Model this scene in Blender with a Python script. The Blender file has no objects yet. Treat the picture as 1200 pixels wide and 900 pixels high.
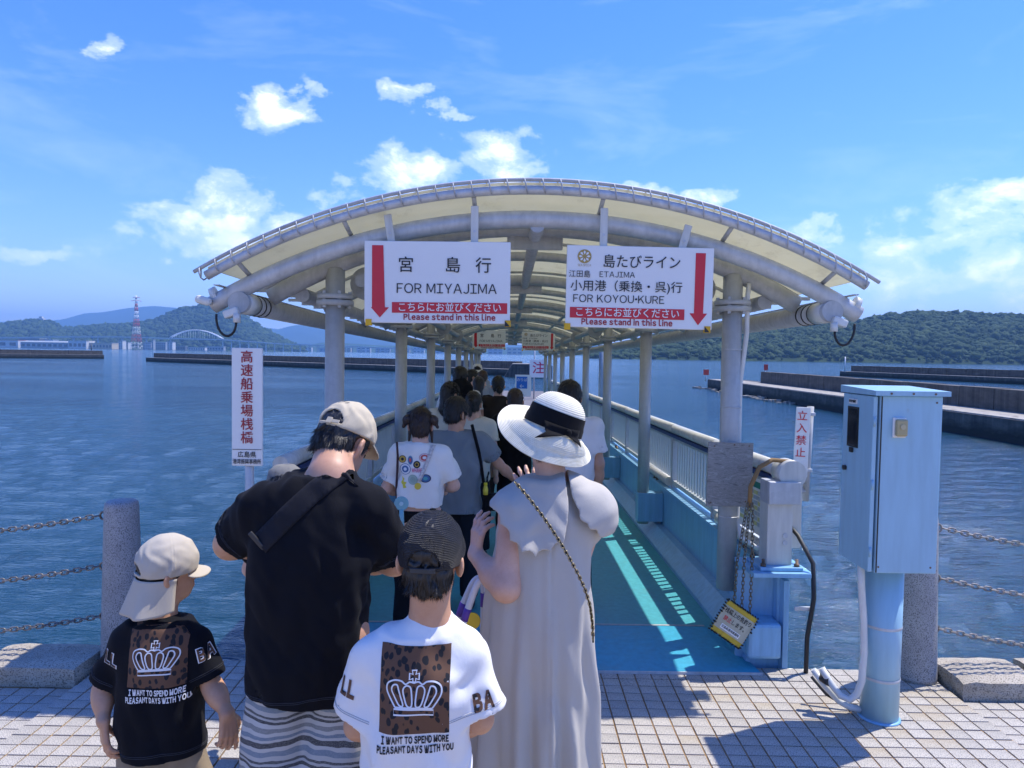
import bpy, bmesh, math, random
import numpy as np
from math import radians as R, sin, cos, pi, sqrt, atan2
from mathutils import Vector, Matrix
from mathutils.bvhtree import BVHTree
random.seed(7); rng = np.random.default_rng(7)
SC = bpy.context.scene
COL = SC.collection
# ------------------------------------------------------------------ camera
CAM_H = 1.75; FPX = 830.0; PITCH = R(2.45); ROLL = R(0.85)
fw = Vector((0, cos(PITCH), -sin(PITCH))); r0 = Vector((1, 0, 0)); u0 = r0.cross(fw)
cr = r0 * cos(ROLL) + u0 * sin(ROLL); cu = u0 * cos(ROLL) - r0 * sin(ROLL)
cam_d = bpy.data.cameras.new('camera'); cam = bpy.data.objects.new('camera', cam_d); COL.objects.link(cam)
cam.matrix_world = Matrix(((cr.x, cu.x, -fw.x, 0), (cr.y, cu.y, -fw.y, 0), (cr.z, cu.z, -fw.z, CAM_H), (0, 0, 0, 1)))
cam_d.sensor_width = 36; cam_d.lens = 36 * FPX / 1200; cam_d.clip_start = .05; cam_d.clip_end = 30000
SC.camera = cam
def ray(px, py):
    return fw + cr * ((px - 600) / FPX) + cu * ((450 - py) / FPX)
def at(px, py, Y):                       # world point on the plane y = Y
    d = ray(px, py); t = Y / d.y
    return Vector((d.x * t, Y, CAM_H + d.z * t))
def onz(px, py, Z):                      # world point on the plane z = Z
    d = ray(px, py); t = (Z - CAM_H) / d.z
    return Vector((d.x * t, d.y * t, Z))
# ------------------------------------------------------------------ light
SUN = Vector((0.46, 0.22, 1.0)).normalized()
EL = math.asin(SUN.z); AZ = atan2(SUN.x, SUN.y)
sd = bpy.data.lights.new('sun', 'SUN'); sd.energy = 3.0; sd.angle = R(.53); sd.color = (1, .95, .87)
sun = bpy.data.objects.new('sun', sd); COL.objects.link(sun)
sun.rotation_euler = (-SUN).to_track_quat('-Z', 'Y').to_euler(); sun.location = (6, 4, 14)
W = bpy.data.worlds.new('World'); SC.world = W; W.use_nodes = True
SC.view_settings.view_transform = 'Standard'; SC.view_settings.look = 'None'
SC.view_settings.exposure = 1.05; SC.view_settings.gamma = 1.0; SC.view_settings.use_curve_mapping = False
SC.cycles.use_denoising = True
SC.cycles.max_bounces = 8; SC.cycles.transparent_max_bounces = 12; SC.cycles.volume_bounces = 0
SC.cycles.caustics_reflective = False; SC.cycles.caustics_refractive = False
SC.cycles.sample_clamp_indirect = 6.0

class NT:                                # tiny node-tree helper
    def __init__(s, tree): s.t = tree; s.n = tree.nodes; s.l = tree.links
    def node(s, typ, **kw):
        n = s.n.new(typ)
        for k, v in kw.items():
            if k == 'inp':
                for a, b in v.items():
                    if hasattr(b, 'is_output') or isinstance(b, bpy.types.NodeSocket): s.l.new(b, n.inputs[a])
                    else: n.inputs[a].default_value = b
            else: setattr(n, k, v)
        return n
    def math(s, op, a, b=0.0, c=0.0, clamp=False):
        n = s.n.new('ShaderNodeMath'); n.operation = op; n.use_clamp = clamp
        for i, v in enumerate((a, b, c)):
            if isinstance(v, bpy.types.NodeSocket): s.l.new(v, n.inputs[i])
            else: n.inputs[i].default_value = v
        return n.outputs[0]
    def mix(s, f, a, b, bt='MIX'):
        n = s.n.new('ShaderNodeMix'); n.data_type = 'RGBA'; n.blend_type = bt
        for k, v in ((0, f), (6, a), (7, b)):
            if isinstance(v, bpy.types.NodeSocket): s.l.new(v, n.inputs[k])
            else: n.inputs[k].default_value = v if k == 0 else (*v[:3], 1)
        return n.outputs[2]
    def ramp(s, f, stops, interp='LINEAR'):
        n = s.n.new('ShaderNodeValToRGB'); e = n.color_ramp.elements; n.color_ramp.interpolation = interp
        while len(e) < len(stops): e.new(.5)
        for q, (p, c) in zip(e, stops):
            q.position = p; q.color = (*c, 1) if isinstance(c, tuple) else (c, c, c, 1)
        s.l.new(f, n.inputs[0]); return n.outputs[0]
    def noise(s, vec, scale, detail=4, rough=.5, dist=0):
        n = s.n.new('ShaderNodeTexNoise'); n.inputs['Scale'].default_value = scale
        n.inputs['Detail'].default_value = detail; n.inputs['Roughness'].default_value = rough; n.inputs['Distortion'].default_value = dist
        if vec is not None: s.l.new(vec, n.inputs['Vector'])
        return n.outputs['Fac']
    def mapv(s, vec, loc=(0, 0, 0), rot=(0, 0, 0), scale=(1, 1, 1)):
        n = s.n.new('ShaderNodeMapping'); s.l.new(vec, n.inputs[0])
        n.inputs[1].default_value = loc; n.inputs[2].default_value = rot; n.inputs[3].default_value = scale
        return n.outputs[0]
# ---- sky: Nishita with procedural cumulus
def make_world():
    q = NT(W.node_tree); q.n.clear()
    out = q.node('ShaderNodeOutputWorld'); bg = q.node('ShaderNodeBackground'); q.l.new(bg.outputs[0], out.inputs[0])
    sky = q.node('ShaderNodeTexSky', sky_type='NISHITA', sun_disc=False, sun_elevation=EL, sun_rotation=AZ,
                 air_density=1.15, dust_density=.15, ozone_density=3.2, altitude=0)
    tc = q.node('ShaderNodeTexCoord'); sep = q.node('ShaderNodeSeparateXYZ'); q.l.new(tc.outputs['Generated'], sep.inputs[0])
    x, y, z = sep.outputs
    # tangent-plane direction of the view: a = azimuth slope, e = elevation slope
    hl = q.math('SQRT', q.math('ADD', q.math('MULTIPLY', x, x), q.math('ADD', q.math('MULTIPLY', y, y), .0001)))
    az = q.math('ARCTAN2', x, y); e = q.math('DIVIDE', z, hl)
    cmb = q.node('ShaderNodeCombineXYZ'); q.l.new(az, cmb.inputs[0]); q.l.new(e, cmb.inputs[1])
    v = cmb.outputs[0]
    n1 = q.noise(q.mapv(v, (3.1, 1.7, 0), (0, 0, 0), (1, 1.5, 1)), 10, 9, .62, .25)
    n2 = q.noise(q.mapv(v, (8.3, 2.2, 0), (0, 0, 0), (1, 2.0, 1)), 2.6, 3, .5)
    blob = None
    # where cumulus stand: (azimuth, elevation, half-width, half-height, weight) in slopes
    BL = [(-.385, .150, .150, .050, 1.0), (-.30, .135, .08, .035, 1.0), (-.375, .205, .085, .028, .85), (-.150, .250, .085, .042, 1.0), (-.022, .268, .10, .048, 1.0), (-.235, .218, .06, .028, .9), (-.325, .325, .052, .042, .95), (-.29, .355, .03, .03, .8),
          (-.515, .368, .026, .036, .9), (.595, .183, .125, .034, 1.0), (.485, .118, .10, .055, 1.0), (.56, .10, .16, .045, .95), (.27, .214, .075, .024, .85), (.18, .225, .05, .02, .7), (-.60, .11, .10, .02, .55),
          (-.145, .345, .050, .024, .8), (-.09, .335, .028, .018, .7), (.64, .075, .12, .04, .9), (.40, .172, .04, .022, .8), (.56, .14, .08, .035, .9), (-.60, .44, .03, .02, .4),
          (1.1, .2, .25, .08, .9), (1.7, .3, .3, .1, .9), (2.5, .22, .3, .08, .9), (-1.2, .22, .25, .07, .9), (-1.9, .3, .3, .1, .9), (-2.7, .2, .3, .07, .9)]
    nzc = q.node('ShaderNodeTexNoise', inp={'Scale': 9.0, 'Detail': 6.0, 'Roughness': .6, 'Vector': q.mapv(v, (5.2, .7, 0), (0, 0, 0), (1, 1.3, 1))})
    wv = q.n.new('ShaderNodeVectorMath'); wv.operation = 'MULTIPLY_ADD'; q.l.new(nzc.outputs['Color'], wv.inputs[0]); wv.inputs[1].default_value = (.16, .11, 0)
    wv2 = q.n.new('ShaderNodeVectorMath'); wv2.operation = 'SUBTRACT'; q.l.new(v, wv2.inputs[0]); wv2.inputs[1].default_value = (.08, .055, 0); q.l.new(wv2.outputs[0], wv.inputs[2]); vw = wv.outputs[0]
    dm = None
    for (a, b, sa, sb, w) in BL:
        vm = q.n.new('ShaderNodeVectorMath'); vm.operation = 'MULTIPLY_ADD'; q.l.new(vw, vm.inputs[0]); vm.inputs[1].default_value = (1 / sa, 1 / sb, 0); vm.inputs[2].default_value = (-a / sa, -b / sb, sqrt(max(0, -math.log(min(1, w)))))
        dt = q.n.new('ShaderNodeVectorMath'); dt.operation = 'DOT_PRODUCT'; q.l.new(vm.outputs[0], dt.inputs[0]); q.l.new(vm.outputs[0], dt.inputs[1])
        dm = dt.outputs['Value'] if dm is None else q.math('MINIMUM', dm, dt.outputs['Value'])
    blob = q.math('EXPONENT', q.math('MULTIPLY', dm, -1.0))
    edge = q.math('MULTIPLY', blob, 1.7, clamp=True)
    nn = q.math('ADD', q.math('MULTIPLY', q.math('SUBTRACT', n1, .5), 2.3), q.math('MULTIPLY', q.math('SUBTRACT', n2, .5), .35))
    dens = q.math('ADD', q.math('SUBTRACT', blob, .46), q.math('MULTIPLY', nn, edge))
    cov = q.ramp(dens, [(0.0, 0.0), (.26, .26), (.65, .72), (1.0, .90)], 'EASE')
    # light from upper right: compare the noise with a shifted copy for soft self-shading
    n3 = q.noise(q.mapv(v, (3.1 + .02, 1.7 + .035, 0), (0, 0, 0), (1, 1.5, 1)), 10, 9, .62, .25)
    sh = q.math('ADD', .55, q.math('MULTIPLY', q.math('SUBTRACT', n1, n3), 2.6), clamp=True)
    ccol = q.mix(sh, (5.8, 6.6, 8.2), (9.0, 9.1, 9.4))
    thin = q.ramp(q.noise(q.mapv(v, (1.3, .4, 0), (0, 0, .25), (1, 3.2, 1)), 3.0, 7, .62, .6), [(.52, 0.0), (.85, .16)])
    lowfade = q.ramp(e, [(0.0, 0.0), (.03, .4), (.10, 1.0)])
    hsv = q.node('ShaderNodeHueSaturation', inp={'Hue': .508, 'Saturation': 1.20, 'Value': 1.0, 'Color': q.mix(1.0, sky.outputs[0], (.82, .87, 1.16), 'MULTIPLY')})
    c0 = q.mix(q.math('MULTIPLY', thin, lowfade), hsv.outputs[0], (8.2, 8.8, 9.8))
    c1 = q.mix(q.math('MULTIPLY', cov, lowfade), c0, ccol)
    q.l.new(c1, bg.inputs[0]); bg.inputs[1].default_value = .118
    W.cycles.sampling_method = 'MANUAL'; W.cycles.sample_map_resolution = 256
make_world()
# ------------------------------------------------------------------ materials
MATS = {}
def mat(name, col, rough=.6, metal=0., var=.12, vs=6., bump=.0, bs=120., spec=.5, col2=None, trans=0., sss=0., stretch=(1, 1, 1), coat=0., alpha=None, detail=6):
    if name in MATS: return MATS[name]
    m = bpy.data.materials.new(name); m.use_nodes = True; MATS[name] = m
    q = NT(m.node_tree); p = q.n['Principled BSDF']
    tc = q.node('ShaderNodeTexCoord'); v = q.mapv(tc.outputs['Object'], scale=stretch)
    f = q.noise(v, vs, detail, .6)
    a = tuple(max(0, c * (1 - var)) for c in col); b = col2 or tuple(min(1, c * (1 + var)) for c in col)
    c = q.ramp(f, [(.3, a), (.7, b)]); q.l.new(c, p.inputs['Base Color'])
    p.inputs['Roughness'].default_value = rough; p.inputs['Metallic'].default_value = metal
    p.inputs['Specular IOR Level'].default_value = spec
    if trans: p.inputs['Transmission Weight'].default_value = trans
    if sss:
        p.inputs['Subsurface Weight'].default_value = sss; p.inputs['Subsurface Radius'].default_value = (.012, .005, .003)
    if coat: p.inputs['Coat Weight'].default_value = coat
    if bump:
        bn = q.node('ShaderNodeBump', inp={'Strength': bump, 'Distance': .004, 'Height': q.noise(v, bs, 4, .6)}); q.l.new(bn.outputs[0], p.inputs['Normal'])
    return m
def nodes(m):
    q = NT(m.node_tree); return q, q.n['Principled BSDF']
def new_mat(name, rough=.6):
    m = bpy.data.materials.new(name); m.use_nodes = True; MATS[name] = m
    q, p = nodes(m); p.inputs['Roughness'].default_value = rough
    tc = q.node('ShaderNodeTexCoord')
    return m, q, p, tc
# ------------------------------------------------------------------ mesh building
class MB:
    def __init__(s): s.v = []; s.f = []; s.smooth = []
    def add(s, vs, fs, smooth=False):
        o = len(s.v); s.v += [tuple(p) for p in vs]; s.f += [tuple(i + o for i in f) for f in fs]; s.smooth += [smooth] * len(fs); return s
    def box(s, c, d, rot=None):
        hx, hy, hz = d[0] / 2, d[1] / 2, d[2] / 2
        vs = [Vector((x * hx, y * hy, z * hz)) for z in (-1, 1) for y in (-1, 1) for x in (-1, 1)]
        if rot is not None: vs = [rot @ p for p in vs]
        return s.add([p + Vector(c) for p in vs], [(0, 2, 3, 1), (4, 5, 7, 6), (0, 1, 5, 4), (2, 6, 7, 3), (0, 4, 6, 2), (1, 3, 7, 5)])
    def box2(s, a, b):
        return s.box([(p + q) / 2 for p, q in zip(a, b)], [abs(q - p) for p, q in zip(a, b)])
    def bbox(s, c, d, b=.004, rot=None):                 # box with bevelled vertical & top edges
        bm = bmesh.new(); bmesh.ops.create_cube(bm, size=1)
        bmesh.ops.scale(bm, vec=d, verts=bm.verts); bmesh.ops.bevel(bm, geom=bm.edges[:], offset=b, segments=2, affect='EDGES', profile=.5)
        bm.verts.ensure_lookup_table()
        vs = [v.co.copy() for v in bm.verts]
        if rot is not None: vs = [rot @ p for p in vs]
        fs = [[v.index for v in f.verts] for f in bm.faces]; bm.free()
        return s.add([p + Vector(c) for p in vs], fs)
    def tube(s, pts, r, n=12, caps=True, closed=False, smooth=True):
        pts = [Vector(p) for p in pts]; m = len(pts); rr = r if hasattr(r, '__len__') else [r] * m
        up = Vector((0, 0, 1)); vs = []; prev = None
        for i, p in enumerate(pts):
            if closed: t = pts[(i + 1) % m] - pts[i - 1]
            else: t = pts[min(i + 1, m - 1)] - pts[max(i - 1, 0)]
            t.normalize()
            if prev is None:
                a = t.cross(up);
                if a.length < .05: a = t.cross(Vector((1, 0, 0)))
            else: a = prev - t * prev.dot(t)
            a.normalize(); prev = a; b = t.cross(a)
            vs += [p + (a * cos(2 * pi * k / n) + b * sin(2 * pi * k / n)) * rr[i] for k in range(n)]
        fs = []
        for i in range(m if closed else m - 1):
            j = (i + 1) % m
            fs += [(i * n + k, i * n + (k + 1) % n, j * n + (k + 1) % n, j * n + k) for k in range(n)]
        if caps and not closed:
            fs2 = [tuple(range(n))[::-1], tuple((m - 1) * n + k for k in range(n))]
            s.add(vs, fs, smooth); o = len(s.v) - len(vs); s.f += [tuple(i + o for i in f) for f in fs2]; s.smooth += [False, False]; return s
        return s.add(vs, fs, smooth)
    def lathe(s, prof, c=(0, 0, 0), n=24, smooth=True, cap=True):
        vs = [(c[0] + r * cos(2 * pi * k / n), c[1] + r * sin(2 * pi * k / n), c[2] + z) for r, z in prof for k in range(n)]
        fs = [(i * n + k, i * n + (k + 1) % n, (i + 1) * n + (k + 1) % n, (i + 1) * n + k) for i in range(len(prof) - 1) for k in range(n)]
        if cap: fs += [tuple(range(n))[::-1], tuple((len(prof) - 1) * n + k for k in range(n))]
        return s.add(vs, fs, smooth)
    def prism(s, poly, y0, y1):                          # polygon in xz extruded along y
        n = len(poly); vs = [(x, y0, z) for x, z in poly] + [(x, y1, z) for x, z in poly]
        return s.add(vs, [tuple(range(n)), tuple(range(n, 2 * n))[::-1]] + [(i, i + n, (i + 1) % n + n, (i + 1) % n) for i in range(n)])
    def grid(s, P, smooth=True):                         # P[i][j]
        a, b = len(P), len(P[0]); return s.add([p for row in P for p in row], [(i * b + j, i * b + j + 1, (i + 1) * b + j + 1, (i + 1) * b + j) for i in range(a - 1) for j in range(b - 1)], smooth)
    def mesh(s, name, m=None):
        me = bpy.data.meshes.new(name); me.from_pydata(s.v, [], s.f)
        if any(s.smooth): me.polygons.foreach_set('use_smooth', s.smooth)
        if m: me.materials.append(m)
        me.update(); return me
    def build(s, name, m, parent=None, loc=None):
        o = bpy.data.objects.new(name, s.mesh(name, m)); COL.objects.link(o); o.parent = parent
        if loc is not None: o.location = loc
        return o
def inst(name, me, parent=None, loc=(0, 0, 0), rot=(0, 0, 0), scale=(1, 1, 1)):
    o = bpy.data.objects.new(name, me); COL.objects.link(o); o.parent = parent; o.location = loc; o.rotation_euler = rot; o.scale = scale; return o
def fixn(o):
    bm = bmesh.new(); bm.from_mesh(o.data); bmesh.ops.recalc_face_normals(bm, faces=bm.faces[:]); bm.to_mesh(o.data); bm.free(); return o
def empty(name, loc=(0, 0, 0), rot=(0, 0, 0), parent=None):
    o = bpy.data.objects.new(name, None); COL.objects.link(o); o.location = loc; o.rotation_euler = rot; o.parent = parent; o.empty_display_size = .1; return o
def tag(o, label, cat, group=None, kind=None):
    if label: o['label'] = label
    if cat: o['category'] = cat
    if group: o['group'] = group
    if kind: o['kind'] = kind
    return o
def struct(o): o['kind'] = 'structure'; return o
def text_mesh(s, size, ext=0.0, bold=0.0, align='CENTER', sx=1.0, spacing=1.0, width=None, res=3):
    cu = bpy.data.curves.new('txt', 'FONT'); cu.body = s; cu.size = size; cu.align_x = align; cu.align_y = 'CENTER'; cu.extrude = ext; cu.offset = bold
    cu.space_character = spacing; cu.resolution_u = res
    ob = bpy.data.objects.new('txt', cu); COL.objects.link(ob)
    bpy.context.view_layer.update()
    dg = bpy.context.evaluated_depsgraph_get(); me = bpy.data.meshes.new_from_object(ob.evaluated_get(dg))
    COL.objects.unlink(ob); bpy.data.objects.remove(ob); bpy.data.curves.remove(cu)
    n = len(me.vertices)
    if n:
        co = np.empty(n * 3, np.float32); me.vertices.foreach_get('co', co); co = co.reshape(-1, 3)
        co[:, 0] *= sx
        if width: co[:, 0] *= width / max(1e-6, co[:, 0].max() - co[:, 0].min())
        me.vertices.foreach_set('co', co.ravel())
    me.materials.clear(); return me

def latin_mesh(s, size, bold=0., width=None, gap=.10):
    V = []; F = []; x = 0.
    for ch in s:
        if ch == ' ': x += size * .28; continue
        c2 = chr(ord(ch) + 0xFEE0) if 33 <= ord(ch) <= 126 else ch
        me = text_mesh(c2, size, 0., bold, 'LEFT'); n = len(me.vertices)
        if not n: continue
        co = np.empty(n * 3, np.float32); me.vertices.foreach_get('co', co); co = co.reshape(-1, 3); o = len(V)
        co[:, 0] += x - co[:, 0].min(); V += co.tolist(); F += [[i + o for i in p.vertices] for p in me.polygons]
        x = co[:, 0].max() + size * gap; bpy.data.meshes.remove(me)
    V = np.array(V); V[:, 0] -= (V[:, 0].max() + V[:, 0].min()) / 2
    if width: V[:, 0] *= width / (V[:, 0].max() - V[:, 0].min())
    me = bpy.data.meshes.new('lettering'); me.from_pydata(V.tolist(), [], F); return me
# ------------------------------------------------------------------ SETTING
WZ = -1.75                                # water level below the quay
# ---- sea: fine displaced grid near the quay, running out to the horizon as one sheet
def sea():
    m, q, p, tc = new_mat('sea_water', .07)
    v = tc.outputs['Object']
    w1 = q.noise(q.mapv(v, rot=(0, 0, .25), scale=(.55, 1.5, 1)), 2.3, 5, .58, .4)
    w2 = q.noise(q.mapv(v, rot=(0, 0, -.30), scale=(.7, 1.9, 1)), 6.5, 4, .6, .4)
    w3 = q.noise(q.mapv(v, rot=(0, 0, .15), scale=(.05, .16, 1)), 1.0, 4, .6)
    h = q.math('ADD', q.math('MULTIPLY', w1, .095), q.math('ADD', q.math('MULTIPLY', w2, .046), q.math('MULTIPLY', w3, .22)))
    b = q.node('ShaderNodeBump', inp={'Strength': 1.0, 'Distance': 1.0, 'Height': h}); q.l.new(b.outputs[0], p.inputs['Normal'])
    patch = q.noise(q.mapv(v, scale=(.012, .05, 1)), 1.0, 5, .6)
    q.l.new(q.ramp(patch, [(.35, (.008, .040, .070)), (.7, (.015, .060, .095))]), p.inputs['Base Color'])
    q.l.new(q.ramp(patch, [(.35, .04), (.7, .12)]), p.inputs['Roughness'])
    p.inputs['IOR'].default_value = 1.333
    # grid: rows at growing distance
    ys = [-2.0]; step = .09
    while ys[-1] < 9000:
        ys.append(ys[-1] + step); step *= 1.018 if ys[-1] < 60 else 1.2
    ys = np.array(ys); nx = 260; u = np.linspace(-1, 1, nx)
    Y = np.repeat(ys[:, None], nx, 1); X = u[None, :] * (np.maximum(ys, 0)[:, None] * 1.15 + 12)
    amp = .046 * np.clip(1 - Y / 55, 0, 1)
    Z = np.zeros_like(X); r = np.random.default_rng(3)
    for i in range(14):
        a = r.normal(.45, .5); k = 2 * pi / r.uniform(.40, 1.5); ph = r.uniform(0, 7)
        t = (X * sin(a) + Y * cos(a)) * k + ph + .5 * np.sin(X * .7 + i) + .5 * np.sin(Y * .9 + 2 * i)
        Z += np.sin(t) * (2 * pi / k) * .12
    Z = Z * amp
    V = np.stack([X, Y, Z], -1).reshape(-1, 3)
    n = len(ys); idx = np.arange(n * nx).reshape(n, nx)
    F = np.stack([idx[:-1, :-1], idx[:-1, 1:], idx[1:, 1:], idx[1:, :-1]], -1).reshape(-1, 4)
    me = bpy.data.meshes.new('sea'); me.from_pydata(V.tolist(), [], F.tolist()); me.polygons.foreach_set('use_smooth', [True] * len(F)); me.materials.append(m)
    struct(inst('sea', me, loc=(0, 0, WZ)))
    # the sea beside and behind the quay, a plain sheet
    mb = MB(); mb.add([(-9000, -3000, 0), (9000, -3000, 0), (9000, 9000, 0), (-9000, 9000, 0)], [(0, 1, 2, 3)]); struct(mb.build('sea', m, loc=(0, 0, WZ - .12)))
sea()
# ---- quay with granite-look tiles
QE = 3.93                                  # quay edge
def speckle(name, c1, c2, cs, scale=260, rough=.75, dark=.5, bump=.3):
    m, q, p, tc = new_mat(name, rough); v = tc.outputs['Object']
    n1 = q.noise(v, scale, 2, .5); n2 = q.noise(v, scale * .03, 5, .6)
    base = q.mix(q.ramp(n2, [(.35, 0.0), (.65, 1.0)]), c1, c2)
    c = q.mix(q.ramp(n1, [(.38, 1.0), (.47, 0.0)]), base, cs); q.l.new(c, p.inputs['Base Color'])
    if bump:
        b = q.node('ShaderNodeBump', inp={'Strength': bump, 'Distance': .003, 'Height': q.math('ADD', n1, n2)}); q.l.new(b.outputs[0], p.inputs['Normal'])
    return m
M_tile = [speckle('granite_tile_%d' % i, tuple(c * k for c in (.40, .365, .31)), tuple(c * k for c in (.50, .46, .395)), (.12, .12, .125), 210) for i, k in enumerate((1, .92, 1.06))]
M_tile.append(speckle('granite_tile_stained', (.40, .335, .24), (.48, .435, .355), (.14, .12, .10), 210))
M_grout = mat('rusty_grout', (.23, .125, .05), .95, var=.45, vs=3, bump=.4, bs=90, col2=(.38, .24, .11))
M_conc = speckle('rough_concrete', (.34, .295, .23), (.47, .42, .34), (.16, .14, .11), 150, .9)
M_granite = speckle('grey_granite', (.30, .30, .30), (.38, .38, .37), (.09, .09, .09), 210, .7)
def paving():
    m, q, p, tc = new_mat('quay_paving', .8); v = tc.outputs['Object']
    br = q.node('ShaderNodeTexBrick', inp={'Vector': v, 'Scale': 1.0, 'Mortar Size': .006, 'Brick Width': .0917, 'Row Height': .080, 'Color1': (.50, .49, .465, 1), 'Color2': (.44, .43, .41, 1), 'Mortar': (.28, .18, .09, 1)}); br.offset = 0.0
    q.l.new(q.mix(q.ramp(q.noise(v, 1.2, 6, .6), [(.35, .35), (.7, 0.0)]), br.outputs['Color'], (.33, .30, .26)), p.inputs['Base Color']); return m
M_slab = paving()
def quay():
    root = struct(MB().box2((-30, -30, -3), (30, QE - .02, -.03)).build('quay', M_slab))
    mb = MB(); mb.box2((-2.24, .2, -.04), (2.347, QE, -.006)); mb.box2((-3.7, 1.0, -.045), (-2.241, QE - .01, -.026)); mb.box2((2.348, 1.0, -.045), (3.5, QE - .01, -.026))
    mb.build('grout_bed', M_grout, root)
    tx, ty = .0917, .080; gap = .0072
    def tile(i, dz=0):
        b = MB(); b.bbox((0, 0, -.011), (tx - gap, ty - gap, .022), .0022); return b.mesh('tile', M_tile[i])
    kinds = [tile(i) for i in range(4)]
    wide = [];
    rows = int(1.4 / ty); near = []
    for j in range(rows):
        y = QE - .004 - ty * (j + .5)
        for side in (0, 1, 2):
            if side == 0: xs = [-2.24 + tx * (i + .5) for i in range(50)]; z0 = 0
            elif side == 1:
                xs = [-2.25 - tx * (i + .5) for i in range(14)]; z0 = -.02
            else: xs = [2.355 + tx * (i + .5) for i in range(10)]; z0 = -.02
            if side and y > QE - .31: continue
            for x in xs:
                d = Vector((x, y, z0)) - Vector((0, 0, CAM_H)); dp = d.dot(fw); px = 600 + 830 * d.dot(cr) / dp; py = 450 - 830 * d.dot(cu) / dp
                vis = -10 < px < 1210 and py < 906 and (px < 118 or 215 < px < 292 or px > 702) and not (1010 < px < 1056 and py < 845)
                near.append((vis, x, y, z0, px))
    shown = [t for t in near if t[0]]
    shown.sort(key=lambda t: (t[2])); parts = shown[:300]; rest = shown[300:] + [t for t in near if not t[0]]
    r = random.Random(5); stuff = MB()
    for i, (vv, x, y, z, px) in enumerate(parts + rest):
        d = math.hypot(x - 1.82, (y - 3.35)); st = r.random() < max(0, .7 - d * 1.6) or r.random() < .02 or (abs(x - 2.2) < .2 and y > 3.45 and r.random() < .5)
        k = 3 if st else r.choice((0, 0, 1, 2)); dz = r.uniform(-.0018, .0012); rz = r.uniform(-.006, .006)
        if i < len(parts): inst('tile', kinds[k], root, (x, y, z + dz), (r.uniform(-.006, .006), r.uniform(-.006, .006), rz))
        else: stuff.bbox((x, y, z + dz - .011), (tx - gap, ty - gap, .022), .0022) if False else stuff.box((x, y, z + dz - .011), (tx - gap, ty - gap, .022))
    # nearer rows towards the camera, all joined
    y = QE - .004 - ty * (rows + .5)
    while y > 1.2:
        for i in range(50):
            stuff.box((-2.24 + tx * (i + .5), y, r.uniform(-.0125, -.0105)), (tx - gap, ty - gap, .022))
        y -= ty
    o = stuff.build('tile_field', M_tile[0], root); o['kind'] = 'stuff'
    # kerb stones along the edge
    for (x0, x1, dy, lab) in ((-2.80, -2.26, 0, 'rough concrete kerb stone touching the left edge of the tiled platform'),
                              (-3.42, -2.86, -.02, 'pale sunlit concrete kerb stone at the far left edge of the picture'),
                              (2.37, 2.80, -.01, 'weathered concrete kerb stone right beside the granite bollard behind the cabinet'),
                              (2.86, 3.42, .01, 'concrete kerb stone at the far right edge under the hanging chains')):
        c = ((x0 + x1) / 2, QE - .15 + dy, .008); bm = bmesh.new(); bmesh.ops.create_cube(bm, size=1); bmesh.ops.scale(bm, vec=(x1 - x0, .31, .15), verts=bm.verts)
        bmesh.ops.subdivide_edges(bm, edges=bm.edges[:], cuts=5, use_grid_fill=True)
        for v in bm.verts:
            n = math.sin(v.co.x * 37 + c[0]) * math.sin(v.co.y * 41) * math.sin(v.co.z * 53 + 1)
            v.co += Vector((r.uniform(-1, 1), r.uniform(-1, 1), r.uniform(-1, 1))) * .003 + v.co.normalized() * n * .006
            for a, lim in ((0, (x1 - x0) / 2), (1, .155)):
                if abs(v.co[a]) > lim - .012 and v.co.z > .06: v.co.z -= .008
        me = bpy.data.meshes.new('kerb_stone'); bm.to_mesh(me); bm.free(); me.materials.append(M_conc); me.polygons.foreach_set('use_smooth', [False] * len(me.polygons))
        tag(inst('kerb_stone', me, loc=c), lab, 'kerb stone', 'kerb stones along the quay edge')
quay()
# ---- granite bollards and chains
M_chain = mat('rusty_chain', (.15, .135, .12), .5, .7, var=.5, vs=40, col2=(.36, .33, .30))
def chain_link_mesh(L, w, r, name='chain_link', m=None):
    pts = []; n = 14; a = L / 2 - w / 2
    for k in range(n):
        t = 2 * pi * k / n; x = cos(t) * w / 2; y = sin(t) * w / 2
        pts.append((x, y + (a if sin(t) >= 0 else -a), 0))
    return MB().tube(pts, r, 6, closed=True)
def chain(mb, pts, L, w, r):               # interlocking links along a polyline
    pts = [Vector(p) for p in pts]; link = chain_link_mesh(L, w, r); d = [0]
    for a, b in zip(pts, pts[1:]): d.append(d[-1] + (b - a).length)
    s = 0; k = 0; pitch = L - 2.3 * r
    def P(s):
        for i in range(len(pts) - 1):
            if s <= d[i + 1] or i == len(pts) - 2:
                t = (s - d[i]) / max(1e-9, d[i + 1] - d[i]); return pts[i].lerp(pts[i + 1], t)
    while s + L < d[-1]:
        a, b = P(s), P(s + L); t = (b - a).normalized(); c = (a + b) / 2
        side = t.cross(Vector((0, 0, 1)));
        if side.length < .1: side = t.cross(Vector((1, 0, 0)))
        side.normalize(); nrm = side.cross(t)
        if k % 2: side, nrm = nrm, side
        M = Matrix((side, t, nrm)).transposed()
        mb.add([M @ Vector(v) + c for v in link.v], link.f, True); s += pitch; k += 1
    return mb
def cat(a, b, sag, n=24):
    a, b = Vector(a), Vector(b); return [a.lerp(b, i / n) + Vector((0, 0, -sag * (1 - (2 * i / n - 1) ** 2))) for i in range(n + 1)]
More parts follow.
